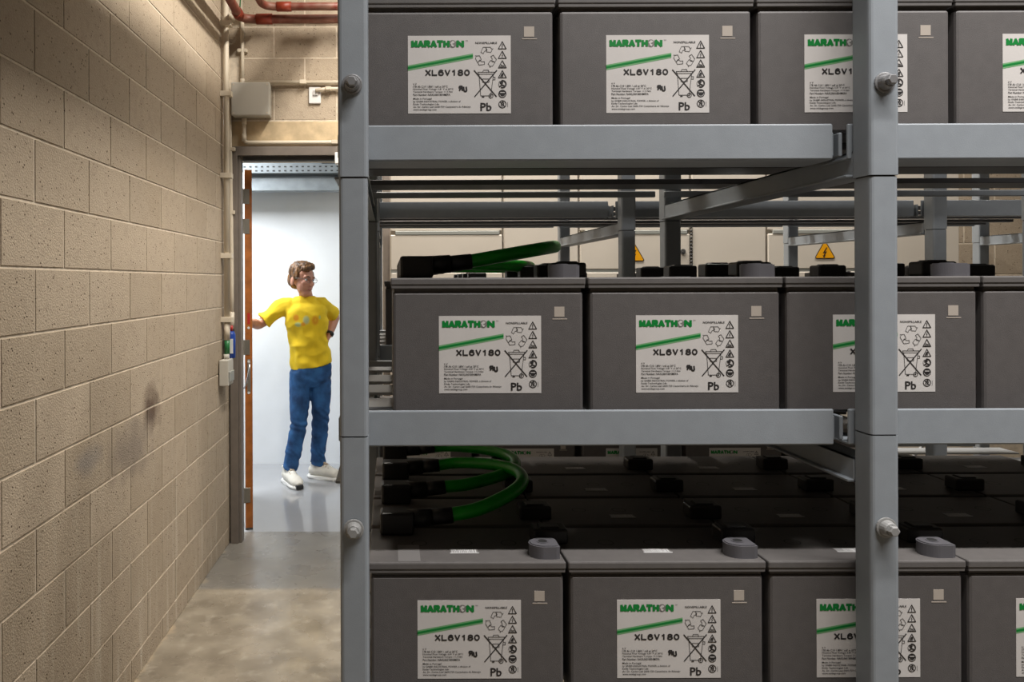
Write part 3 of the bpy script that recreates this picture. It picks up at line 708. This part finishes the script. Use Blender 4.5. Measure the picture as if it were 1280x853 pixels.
# D shaped terminal cap: round on the left, square corner at the right rear
pts = [(0.024, -0.020), (0.024, 0.017)] + [(0.021, 0.020)] + [(0.0, 0.021)] + [(0.0+0.023*math.cos(R(a)), -0.001+0.022*math.sin(R(a))) for a in range(95, 271, 8)] + [(0.018, -0.022)]
bm = prism(pts, 0, 0.020); t2 = prism([(p[0]*0.9, p[1]*0.9) for p in pts], 0.0195, 0.0215); merge(bm, t2)
merge(bm, tube_bm([(0, 0, 0.0215), (0, 0, 0.0225)], 0.010, 16))
CAP = finish(bm, 'terminal_cap', M['cap'])
CAPRING = finish(tube_bm([(0, 0, 0.0224), (0, 0, 0.0229)], 0.0075, 16), 'cap_hole', M['ring'])
CAPB = CAP.copy(); CAPB.materials.clear(); CAPB.materials.append(M['black'])
bm = bmesh.new(); add_box(bm, -0.030, 0.030, -0.020, 0.020, 0, 0.026, 0.004, 2); add_box(bm, -0.018, 0.018, -0.014, 0.014, 0.024, 0.0285, 0.003)
COVER = finish(bm, 'terminal_cover', M['black'])
bm = bmesh.new()
for i in range(20):
    a, b = 2*math.pi*i/20, 2*math.pi*(i+1)/20; ro, ri = 0.0135, 0.0118
    bm.faces.new([bm.verts.new((r_*math.cos(q), r_*math.sin(q), 0.0003)) for r_, q in ((ri, a), (ro, a), (ro, b), (ri, b))])
RING = finish(bm, 'vent_ring', M['ring'])
bm = bmesh.new(); add_box(bm, 0, 0.046, 0, 0.022, 0, 0.0004)
BARC = finish(bm, 'barcode_sticker', M['film'])
bm = bmesh.new(); q = 0.002
while q < 0.043:
    wq = random.choice((0.0006, 0.001, 0.0016)); add_box(bm, q, q+wq, 0.006, 0.020, 0.0004, 0.0006); q += wq+random.choice((0.0007, 0.0012))
add_box(bm, -0.001, 0.047, 0.003, 0.005, 0.0004, 0.0006)
BARS = finish(bm, 'bar_print', M['paper'])
FILM = box_me('clear_strip', 0, 0.036, 0, 0.075, 0, 0.0004, M['film'])
CODE = box_me('code_patch', 0, 0.0165, -0.0004, 0, 0, 0.0165, M['beige_print'])
CODE2 = box_me('serial_line', -0.003, 0.021, -0.0004, 0, -0.0042, -0.0026, M['beige_print'])

def battery(x, y, z, label, group, front=True, cap='grey', cover=True, rings=True, film=False, coff=0.085):
    b = tag(empty('battery', (x, y, CH+z)), label, 'battery', group)
    link('case', CASE, None, b); link('lid', LID, None, b)
    if cap:
        c = link('terminal_cap', CAP if cap == 'grey' else CAPB, None, b, (BW-0.031, 0.034, BH)); link('cap_hole', CAPRING, None, c)
    if cover: link('terminal_cover', COVER, None, b, (BW-0.020+0.012, coff, BH))
    if rings:
        for rx in (0.085, 0.163, 0.238): link('vent_ring', RING, None, b, (rx, 0.09, BH))
        s = link('barcode_sticker', BARC, None, b, (0.135, 0.038, BH)); link('bar_print', BARS, None, s)
    if film: link('clear_strip', FILM, None, b, (0.048, 0.006, BH))
    if front:
        l = link('label', LABEL_ME, None, b, (0.0785, 0.004, BH-0.062-LH))
        for a in ART:
            po = link(a.name, a, None, l); po['kind'] = 'stuff'
        c = link('code_patch', CODE, None, b, (0.266, 0.004, BH-0.064)); link('serial_line', CODE2, None, c)
    return b
ORD = ['first', 'second', 'third', 'fourth', 'fifth', 'sixth']
ROW = ['front', 'second', 'third', 'rear']
PX_, PY_ = 0.32, 0.1885
for tier, (z, x0, yf, rows, cols) in {'added': (UP, -0.049, 1.236, 2, 5), 'top': (TOP, -0.049, 1.236, 2, 5), 'middle': (MID, 0.0, 1.244, 4, 5), 'bottom': (LOW, -0.037, 1.228, 4, 5)}.items():  # highest shelf and its batteries are added out of view to block the front lamp
    for r in range(rows):
        for c in range(cols):
            lab = 'grey battery on the %s shelf, %s row, %s from the left post' % (tier, ROW[r], ORD[c])
            battery(x0+c*PX_, yf+r*PY_, z, lab, 'grey batteries on the %s shelf' % tier, front=(r == 0),
                    cap=('grey' if r == 0 else None), cover=True, rings=(tier == 'bottom' or r == 0), film=(tier == 'bottom' and r == 0 and c == 0), coff=(0.10 if r == 0 else 0.045))
for r in range(4):
    for c in range(5):
        battery(-0.052+0.334*c, 2.478+r*PY_, LOW-0.03, 'grey battery low in the farther rack, %s row, %s from its left post' % (ROW[r], ORD[c]), 'batteries low in the farther rack', r == 0, None, True, False)
        battery(-0.02+0.334*c, 2.478+r*PY_, MID-0.004, 'grey battery at middle height in the farther rack, %s row, %s from its left post' % (ROW[r], ORD[c]), 'batteries at middle height in the farther rack', r == 0, None, True, False)
        if r < 2: battery(-0.02+0.334*c, 2.478+r*PY_, UP, 'battery on the added highest shelf of the farther rack, %s row, %s from left post' % (ROW[r], ORD[c]), 'batteries on the added highest shelf of the farther rack', r == 0, None, True, False)  # added unseen rows that keep lamp light off the nearer rack's rear

# ------------------------------------------------------------------ green link cables at the left ends
bm = bmesh.new(); add_box(bm, -0.030, 0.030, -0.022, 0.022, 0, 0.040, 0.005, 2)
BOOT = finish(bm, 'boot', M['black'])
def cable(name, a, b, reach, label, zrise):
    """a, b: (x, y, z) of the boot centres on the lids; apex x reach and heights"""
    root = tag(empty(name, a), label, 'cable', 'green link cables')
    o = Vector(a); b = Vector(b)-o
    link('boot', BOOT, None, root, (0, 0, 0)); link('boot', BOOT, None, root, b)
    h = 0.024
    for s, e in ((Vector((0, 0, 0)), 1), (b, -1)):
        bmx = tube_bm([s+Vector((0.02, 0, h)), s+Vector((0.062, 0, h+0.002))], 0.0165, 14)
        merge(bmx, tube_bm([s+Vector((0.058, 0, h+0.002)), s+Vector((0.100, e*0.002, h+0.006))], 0.0145, 14))
        link('sleeve', finish(bmx, 'sleeve', M['black'], True), None, root)
    ym = (b.y)/2; rc = reach; zz = lambda x: h+0.006+zrise*max(0, (x-0.095)/(rc-0.095))
    P = smooth_path([(0.095, 0.002, zz(0.095)), (0.145, 0.010, zz(0.145)), (rc*0.80, ym*0.32, zz(rc*0.80)), (rc*0.955, ym*0.66, zz(rc*0.955)), (rc, ym, zz(rc)),
                     (rc*0.955, b.y-ym*0.66, zz(rc*0.955)), (rc*0.80, b.y-ym*0.32, zz(rc*0.80)), (0.145, b.y-0.010, zz(0.145)), (0.095, b.y-0.002, zz(0.095))], 8)
    link('green_lead', finish(tube_bm(P, 0.0125, 14), 'green_lead', M['green_cable'], True), None, root)
BX = 0.047
def ends(x0, yf, z, r): return (x0+BX, yf+r*PY_+0.150-0.0, CH+z+BH)
cable('link_cable', ends(-0.037, 1.228, LOW, 0), ends(-0.037, 1.228, LOW, 2), 0.255, 'nearest thick green cable loop on the bottom shelf', 0.024)
cable('link_cable', ends(-0.037, 1.228, LOW, 1), ends(-0.037, 1.228, LOW, 3), 0.272, 'rear green cable loop on the bottom shelf, behind the nearest one', 0.010)
cable('link_cable', ends(0.0, 1.244, MID, 0), ends(0.0, 1.244, MID, 2), 0.288, 'green cable loop rising over the middle shelf', 0.034)
cable('link_cable', ends(0.0, 1.244, MID, 1), ends(0.0, 1.244, MID, 3), 0.272, 'low green cable loop half hidden behind the rising one on the middle shelf', -0.004)
# ------------------------------------------------------------------ the person in the doorway
M['skin'] = mat('skin', (0.50, 0.235, 0.155), 0.5, var=0.10, vscale=25)
M['hair'] = mat('hair_brown', (0.22, 0.095, 0.022), 0.55, col2=(0.06, 0.03, 0.014), vscale=30, bump=0.6, bscale=160)
M['jeans'] = mat('blue_denim', (0.028, 0.125, 0.33), 0.85, col2=(0.007, 0.04, 0.125), vscale=9, bump=0.3, bscale=300)
M['shoe'] = mat('white_shoe', (0.70, 0.67, 0.60), 0.6, var=0.05, vscale=30)
M['sole'] = mat('white_sole', (0.78, 0.77, 0.74), 0.6)
M['lace'] = mat('shoe_tongue', (0.42, 0.33, 0.24), 0.7)
M['lips'] = mat('lips', (0.36, 0.12, 0.10), 0.5)
M['eye'] = mat('eye_white', (0.8, 0.8, 0.78), 0.3)
def shirt_mat():
    m = mat('yellow_shirt', (0.80, 0.55, 0.012), 0.85, var=0.06, vscale=14, bump=0.15, bscale=300)
    nt = m.node_tree; N = nt.nodes; L = nt.links; p = N['Principled BSDF']
    src = p.inputs['Base Color'].links[0].from_socket
    tc = N.new('ShaderNodeTexCoord')
    def blob(cx, cz, sx, sz, colr, src):
        mp = N.new('ShaderNodeMapping'); mp.vector_type = 'TEXTURE'
        mp.inputs['Location'].default_value = (cx, -0.12, cz); mp.inputs['Scale'].default_value = (sx, 0.13, sz)
        L.new(tc.outputs['Object'], mp.inputs['Vector'])
        ln = N.new('ShaderNodeVectorMath'); ln.operation = 'LENGTH'; L.new(mp.outputs[0], ln.inputs[0])
        r = N.new('ShaderNodeMapRange'); r.inputs[1].default_value = 0.5; r.inputs[2].default_value = 1.0; r.inputs[3].default_value = 0.62; r.inputs[4].default_value = 0
        L.new(ln.outputs['Value'], r.inputs[0])
        x = N.new('ShaderNodeMix'); x.data_type = 'RGBA'; L.new(r.outputs[0], x.inputs[0]); L.new(src, x.inputs[6]); x.inputs[7].default_value = (*colr, 1)
        return x.outputs[2]
    for a in ((-0.078, 1.370, 0.030, 0.034, (0.75, 0.16, 0.01)), (-0.062, 1.315, 0.034, 0.024, (0.25, 0.52, 0.36)), (0.004, 1.352, 0.032, 0.042, (0.25, 0.50, 0.42)), (-0.020, 1.318, 0.022, 0.020, (0.75, 0.2, 0.02)),
              (0.075, 1.348, 0.034, 0.048, (0.72, 0.20, 0.01)), (0.078, 1.350, 0.010, 0.018, (0.8, 0.5, 0.02)), (0.112, 1.372, 0.010, 0.02, (0.35, 0.55, 0.25))):
        src = blob(*a, src)
    L.new(src, p.inputs['Base Color'])
    return m
M['shirt'] = shirt_mat()

def ell(bm, c, r, rot=None, n=14):
    t = bmesh.new(); bmesh.ops.create_uvsphere(t, u_segments=n, v_segments=n//2+2, radius=1.0)
    mtx = Matrix.Translation(c) @ ((rot.to_4x4() if rot else Matrix.Identity(4))) @ Matrix.Diagonal((*(q*(1.17 if rot else 1.0) for q in r), 1))
    merge(bm, t, mtx)
def limb(bm, pts, rad, n=14, sub=4, up=None):
    """smooth tapering limb through joints"""
    P = smooth_path(pts, sub); RR = []
    rr = [r if isinstance(r, tuple) else (r, r) for r in rad]
    for i in range(len(rr)-1):
        for k in range(sub):
            t = k/sub; t = t*t*(3-2*t)
            RR.append((rr[i][0]*(1-t)+rr[i+1][0]*t, rr[i][1]*(1-t)+rr[i+1][1]*t))
    RR.append(rr[-1])
    merge(bm, tube_bm(P, RR, n, True, up))
def remesh(bm, name, m, voxel=0.008, smooth=6, fac=0.5, wrinkle=None, parent=None):
    me = finish(bm, name, m)
    o = bpy.data.objects.new(name, me); COL.objects.link(o)
    md = o.modifiers.new('r', 'REMESH'); md.mode = 'VOXEL'; md.voxel_size = voxel; md.use_smooth_shade = True
    sm = o.modifiers.new('s', 'SMOOTH'); sm.iterations = smooth; sm.factor = fac
    dg = bpy.context.evaluated_depsgraph_get(); dg.update()
    out = bpy.data.meshes.new_from_object(o.evaluated_get(dg)); out.name = name
    bpy.data.objects.remove(o); bpy.data.meshes.remove(me)
    if not out.materials: out.materials.append(m)
    if wrinkle:
        ns = [v.normal.copy() for v in out.vertices]
        for v, nn in zip(out.vertices, ns): v.co += nn*wrinkle(v.co)
    for p in out.polygons: p.use_smooth = True
    return link(name, out, None, parent)

PB = Vector((-0.6825, 6.30, 0.0))
person = tag(empty('person', PB), 'person in a yellow t-shirt and blue jeans holding the door open', 'person')
from mathutils import noise as mnoise
# ---- joints (metres from the point between the feet; -y towards the camera)
SHR, ELR, WRR = Vector((-0.19, 0.0, 1.455)), Vector((-0.385, -0.06, 1.315)), Vector((-0.452, -0.245, 1.345))
SHL, ELL_, WRL = Vector((0.108, 0.03, 1.468)), Vector((0.213, 0.17, 1.368)), Vector((0.176, 0.035, 1.215))
HIPR, KNR, ANR = Vector((-0.060, 0.0, 0.90)), Vector((-0.070, -0.035, 0.50)), Vector((-0.145, 0.015, 0.10))
HIPL, KNL, ANL = Vector((0.105, 0.03, 0.90)), Vector((0.098, 0.075, 0.50)), Vector((0.062, 0.185, 0.10))
HEAD = Vector((-0.036, -0.025, 1.678)); HS = 1.17; HROT = Matrix.Rotation(R(48), 3, 'Z') @ Matrix.Rotation(R(6), 3, 'X') @ Matrix.Rotation(R(4), 3, 'Y')
def hp(x, y, z): return HEAD + HROT @ (Vector((x, y, z))*HS)
# ---- body: head, neck, trunk, arms and hands as one surface
bm = bmesh.new()
ell(bm, hp(0, 0.012, 0.028), (0.072, 0.092, 0.088), HROT)
ell(bm, hp(0, -0.030, -0.035), (0.058, 0.060, 0.075), HROT)
ell(bm, hp(0, -0.048, -0.085), (0.036, 0.040, 0.034), HROT)
ell(bm, hp(0, -0.070, 0.020), (0.050, 0.020, 0.020), HROT)
ell(bm, hp(0, -0.096, -0.022), (0.012, 0.020, 0.018), HROT); ell(bm, hp(0, -0.085, 0.004), (0.009, 0.016, 0.026), HROT)
ell(bm, hp(0, -0.083, -0.058), (0.022, 0.010, 0.010), HROT)
for s in (-1, 1):
    ell(bm, hp(s*0.074, 0.018, -0.018), (0.010, 0.020, 0.033), HROT); ell(bm, hp(s*0.036, -0.062, -0.022), (0.020, 0.018, 0.018), HROT)
limb(bm, [(0.0, 0.02, 1.46), (-0.012, 0.015, 1.54), (-0.030, 0.010, 1.64)], [(0.075, 0.065), (0.056, 0.058), (0.054, 0.058)])
limb(bm, [(0.02, 0.02, 0.93), (0.0, 0.01, 1.2), (-0.01, 0.0, 1.40), (-0.01, 0.01, 1.48)], [(0.13, 0.09), (0.13, 0.09), (0.15, 0.10), (0.12, 0.07)], up=(1, 0, 0))
limb(bm, [(-0.08, 0, 1.43), SHR, (SHR+ELR)/2, ELR, (ELR*0.6+WRR*0.4), WRR], [0.06, 0.055, 0.047, 0.040, 0.040, 0.027])
limb(bm, [(0.06, 0.01, 1.45), SHL, (SHL+ELL_)/2, ELL_, (ELL_*0.6+WRL*0.4), WRL], [0.06, 0.055, 0.047, 0.040, 0.040, 0.027])
for h_, k_, a_ in ((HIPR, KNR, ANR), (HIPL, KNL, ANL)):
    limb(bm, [h_, k_, a_], [0.075, 0.05, 0.036])
def hand(bm, wr, fwd, side, palm_n, curl, spread=1.0):
    """palm + four unequal fingers + thumb; fwd: knuckle direction, side: towards the thumb, palm_n: the way the palm faces"""
    fwd, side, palm_n = fwd.normalized(), side.normalized(), palm_n.normalized()
    limb(bm, [wr, wr+fwd*0.035, wr+fwd*0.085], [(0.026, 0.018), (0.036, 0.016), (0.040, 0.013)], up=tuple(side))
    for i, (off, ln) in enumerate(((0.030, 0.072), (0.010, 0.080), (-0.011, 0.074), (-0.030, 0.058))):
        b0 = wr+fwd*0.080+side*off*spread
        p = [b0]; d = fwd.copy(); ax = fwd.cross(palm_n)
        for j, fr in enumerate((0.45, 0.32, 0.23)):
            d = (Matrix.Rotation(curl[j], 3, ax) @ d); p.append(p[-1]+d*ln*fr)
        limb(bm, p, [0.0092, 0.0088, 0.008, 0.0066], n=8, sub=3)
    b0 = wr+fwd*0.028+side*0.028
    d1 = (fwd*0.55+side*0.8+palm_n*0.35).normalized(); d2 = (fwd*0.9+side*0.25+palm_n*0.35).normalized()
    limb(bm, [b0, b0+d1*0.035, b0+d1*0.035+d2*0.030, b0+d1*0.035+d2*0.054], [0.013, 0.0115, 0.010, 0.008], n=8, sub=3)
# right hand closes round the free edge of the door leaf, left hand rests on the hip
hand(bm, WRR, Vector((-0.10, -0.98, 0.12)), Vector((0.1, 0.1, 1.0)), Vector((-1, 0.1, 0.0)), (0.35, 0.5, 0.4))
hand(bm, WRL, Vector((-0.50, -0.35, -0.72)), Vector((-0.5, 0.75, 0.0)), Vector((-0.8, 0.0, 0.45)), (0.15, 0.35, 0.3))
remesh(bm, 'body', M['skin'], 0.0052, 3, 0.5, None, person)
# ---- face
for s in (-1, 1):
    b2 = bmesh.new(); ell(b2, hp(s*0.030, -0.073, 0.004), (0.012, 0.010, 0.008), HROT, 10); e = link('eye', finish(b2, 'eye', M['eye'], True), None, person)
    b2 = bmesh.new(); ell(b2, hp(s*0.030, -0.0815, 0.004), (0.005, 0.003, 0.005), HROT, 8); link('iris', finish(b2, 'iris', M['black'], True), None, e)
    b2 = bmesh.new(); limb(b2, [hp(s*0.012, -0.090, 0.022), hp(s*0.030, -0.086, 0.028), hp(s*0.050, -0.070, 0.022)], [0.003, 0.004, 0.002], 8)
    link('eyebrow', finish(b2, 'eyebrow', M['hair'], True), None, person)
b2 = bmesh.new(); ell(b2, hp(0, -0.090, -0.060), (0.020, 0.006, 0.005), HROT, 10); link('mouth', finish(b2, 'mouth', M['lips'], True), None, person)
# glasses
g = empty('glasses', (0, 0, 0), person)
for s in (-1, 1):
    ring = [hp(s*0.032+0.021*math.cos(a*math.pi/8), -0.100+0.006*abs(math.cos(a*math.pi/8)), 0.003+0.015*math.sin(a*math.pi/8)) for a in range(17)]
    link('rim', finish(tube_bm(ring, 0.0016, 6), 'rim', M['grey_print'], True), None, g)
    link('temple', finish(tube_bm([hp(s*0.053, -0.095, 0.008), hp(s*0.076, -0.04, 0.008), hp(s*0.079, 0.02, 0.002)], 0.0016, 6), 'temple', M['grey_print'], True), None, g)
link('bridge', finish(tube_bm([hp(-0.011, -0.102, 0.006), hp(0, -0.106, 0.009), hp(0.011, -0.102, 0.006)], 0.0016, 6), 'bridge', M['grey_print'], True), None, g)
# ---- hair: short, fuller on top, swept to the side
bm = bmesh.new()
ell(bm, hp(0, 0.030, 0.050), (0.082, 0.090, 0.080), HROT)
ell(bm, hp(0, 0.060, 0.000), (0.072, 0.058, 0.075), HROT)
ell(bm, hp(0.0, -0.022, 0.094), (0.066, 0.062, 0.034), HROT); ell(bm, hp(-0.025, -0.052, 0.080), (0.042, 0.032, 0.024), HROT)
for s in (-1, 1): ell(bm, hp(s*0.070, 0.000, 0.030), (0.014, 0.034, 0.040), HROT)
for i in range(46):
    a = random.uniform(0, 6.28); q = random.uniform(0.1, 1.0)
    p0 = hp(0.07*q*math.cos(a), 0.018+0.085*q*math.sin(a), 0.125-0.055*q*q)
    dirv = HROT @ Vector((0.02+random.uniform(-.012, .012), -0.018+random.uniform(-.012, .012), 0.010))
    limb(bm, [p0-dirv*0.6, p0, p0+dirv], [0.012, 0.010, 0.003], n=6, sub=2)
remesh(bm, 'hair', M['hair'], 0.005, 2, 0.4, lambda c: 0.007*mnoise.noise(Vector((c.x*75, c.y*75, c.z*22))), person)
# ---- t-shirt
def fold(c):
    return 0.006-0.022*abs(mnoise.noise(Vector((c.x*5+c.z*5+3, c.y*4, c.z*8-c.x*7)))) + 0.010*mnoise.noise(Vector((c.x*8+c.z*6, c.y*6, c.z*11-c.x*7))) + 0.006*math.sin(c.z*38+c.x*34+4*mnoise.noise(c*6))*max(0, min(1, (1.30-c.z)*4))
bm = bmesh.new()
limb(bm, [(0.030, 0.02, 0.965), (0.018, 0.015, 1.05), (0.004, 0.010, 1.20), (-0.004, 0.0, 1.33), (-0.012, 0.0, 1.42), (-0.018, 0.008, 1.485), (-0.020, 0.012, 1.535)],
     [(0.172, 0.128), (0.166, 0.124), (0.162, 0.120), (0.176, 0.128), (0.172, 0.118), (0.128, 0.092), (0.080, 0.074)], n=24, up=(1, 0, 0))
limb(bm, [(-0.10, 0.0, 1.42), SHR, SHR*0.42+ELR*0.58, SHR*0.18+ELR*0.82], [0.080, 0.074, 0.070, 0.076])
limb(bm, [(0.08, 0.02, 1.44), SHL, SHL*0.42+ELL_*0.58, SHL*0.16+ELL_*0.84], [0.075, 0.070, 0.064, 0.066])
remesh(bm, 't_shirt', M['shirt'], 0.008, 5, 0.5, fold, person)
ringp = [(-0.021+0.066*math.cos(a*math.pi/10), -0.006+0.062*math.sin(a*math.pi/10), 1.538-0.022*(-math.sin(a*math.pi/10)+1)*0.5+(-0.012 if math.sin(a*math.pi/10) < -0.5 else 0)) for a in range(21)]
link('collar', finish(tube_bm(ringp, 0.008, 8), 'collar', M['shirt'], True), None, person)
# ---- jeans
def denim(c):
    k = max(0, 1-abs(c.z-0.50)/0.16)+max(0, 1-abs(c.z-0.16)/0.14)+0.5*max(0, 1-abs(c.z-0.86)/0.08)
    return (0.001+0.006*k)*math.sin(c.z*70+c.x*60+9*mnoise.noise(c*7))*0.8 + 0.008*mnoise.noise(c*9)
bm = bmesh.new()
limb(bm, [(0.030, 0.02, 1.00), (0.026, 0.022, 0.93), (0.022, 0.02, 0.86), (0.020, 0.02, 0.80)], [(0.162, 0.115), (0.168, 0.122), (0.165, 0.118), (0.10, 0.08)], n=24, up=(1, 0, 0))
for h_, k_, a_ in ((HIPR, KNR, ANR), (HIPL, KNL, ANL)):
    e = a_+Vector((0, 0, 0.025))
    limb(bm, [h_+Vector((0, 0, 0.02)), h_*0.6+k_*0.4, k_, k_*0.5+e*0.5, e*0.85+k_*0.15, e], [0.092, 0.088, 0.070, 0.066, 0.060, 0.066])
jn = remesh(bm, 'jeans', M['jeans'], 0.008, 4, 0.5, denim, person)
# ---- watch
wd_ = (WRL-ELL_).normalized(); wc = WRL-wd_*0.018
wt = link('watch_strap', finish(tube_bm([wc-wd_*0.011, wc+wd_*0.011], 0.0335, 16), 'watch_strap', M['black'], True), None, person)
b2 = bmesh.new(); ell(b2, wc+Vector((0.020, -0.022, 0.0)), (0.018, 0.014, 0.018), None, 12); link('watch_face', finish(b2, 'watch_face', M['black'], True), None, wt)
# ---- trainers
def trainer(heel, toe):
    heel, toe = Vector((*heel, 0)), Vector((*toe, 0)); L_ = (toe-heel).length; ang = math.atan2(toe.y-heel.y, toe.x-heel.x)
    root = empty('trainer', heel, person); root.rotation_euler = (0, 0, ang); root.scale = (1.15, 1.2, 1.18)
    bm = bmesh.new()
    limb(bm, [(-0.005, 0, 0.055), (0.05, 0, 0.060), (0.12, 0, 0.056), (0.20, 0, 0.046), (L_-0.035, 0, 0.040), (L_+0.002, 0, 0.034)],
         [(0.030, 0.030), (0.040, 0.040), (0.043, 0.040), (0.048, 0.033), (0.043, 0.027), (0.020, 0.016)], n=16, up=(0, 1, 0))
    limb(bm, [(0.050, 0, 0.06), (0.046, 0, 0.10), (0.042, 0, 0.125)], [(0.046, 0.040), (0.044, 0.038), (0.046, 0.040)], up=(1, 0, 0))
    limb(bm, [(0.085, 0, 0.095), (0.14, 0, 0.080), (0.18, 0, 0.066)], [0.026, 0.026, 0.02])
    remesh(bm, 'upper', M['shoe'], 0.006, 4, 0.5, None, root)
    out = [(-0.032+0.0, 0.0)] + [(0.0, -0.036), (0.06, -0.041), (0.13, -0.042), (0.20, -0.050), (L_-0.03, -0.044), (L_+0.004, -0.022), (L_+0.012, 0.0)]
    out = out + [(p[0], -p[1]) for p in out[-2:0:-1]]
    b3 = prism(out, 0.0, 0.026); bmesh.ops.bevel(b3, geom=b3.edges[:], offset=0.006, segments=2, affect='EDGES')
    link('sole', finish(b3, 'sole', M['sole'], True), None, root)
    b4 = bmesh.new(); add_box(b4, L_-0.020, L_+0.014, -0.026, 0.026, 0.004, 0.036, 0.008, 2); link('toe_guard', finish(b4, 'toe_guard', M['black'], True), None, root)
    for i in range(5):
        xx = 0.098+i*0.019; zz = 0.122-i*0.0085
        link('lace', finish(tube_bm([(xx, -0.024, zz-0.012), (xx, 0, zz), (xx, 0.024, zz-0.012)], 0.0035, 6), 'lace', M['lace'], True), None, root)
    b5 = bmesh.new(); limb(b5, [(0.075, 0, 0.135), (0.10, 0, 0.122), (0.14, 0, 0.104)], [(0.018, 0.006), (0.018, 0.006), (0.016, 0.005)], n=10, up=(0, 1, 0)); link('tongue', finish(b5, 'tongue', M['lace'], True), None, root)
trainer((-0.196, 0.085), (-0.066, -0.148))
trainer((0.002, 0.205), (0.222, 0.115))
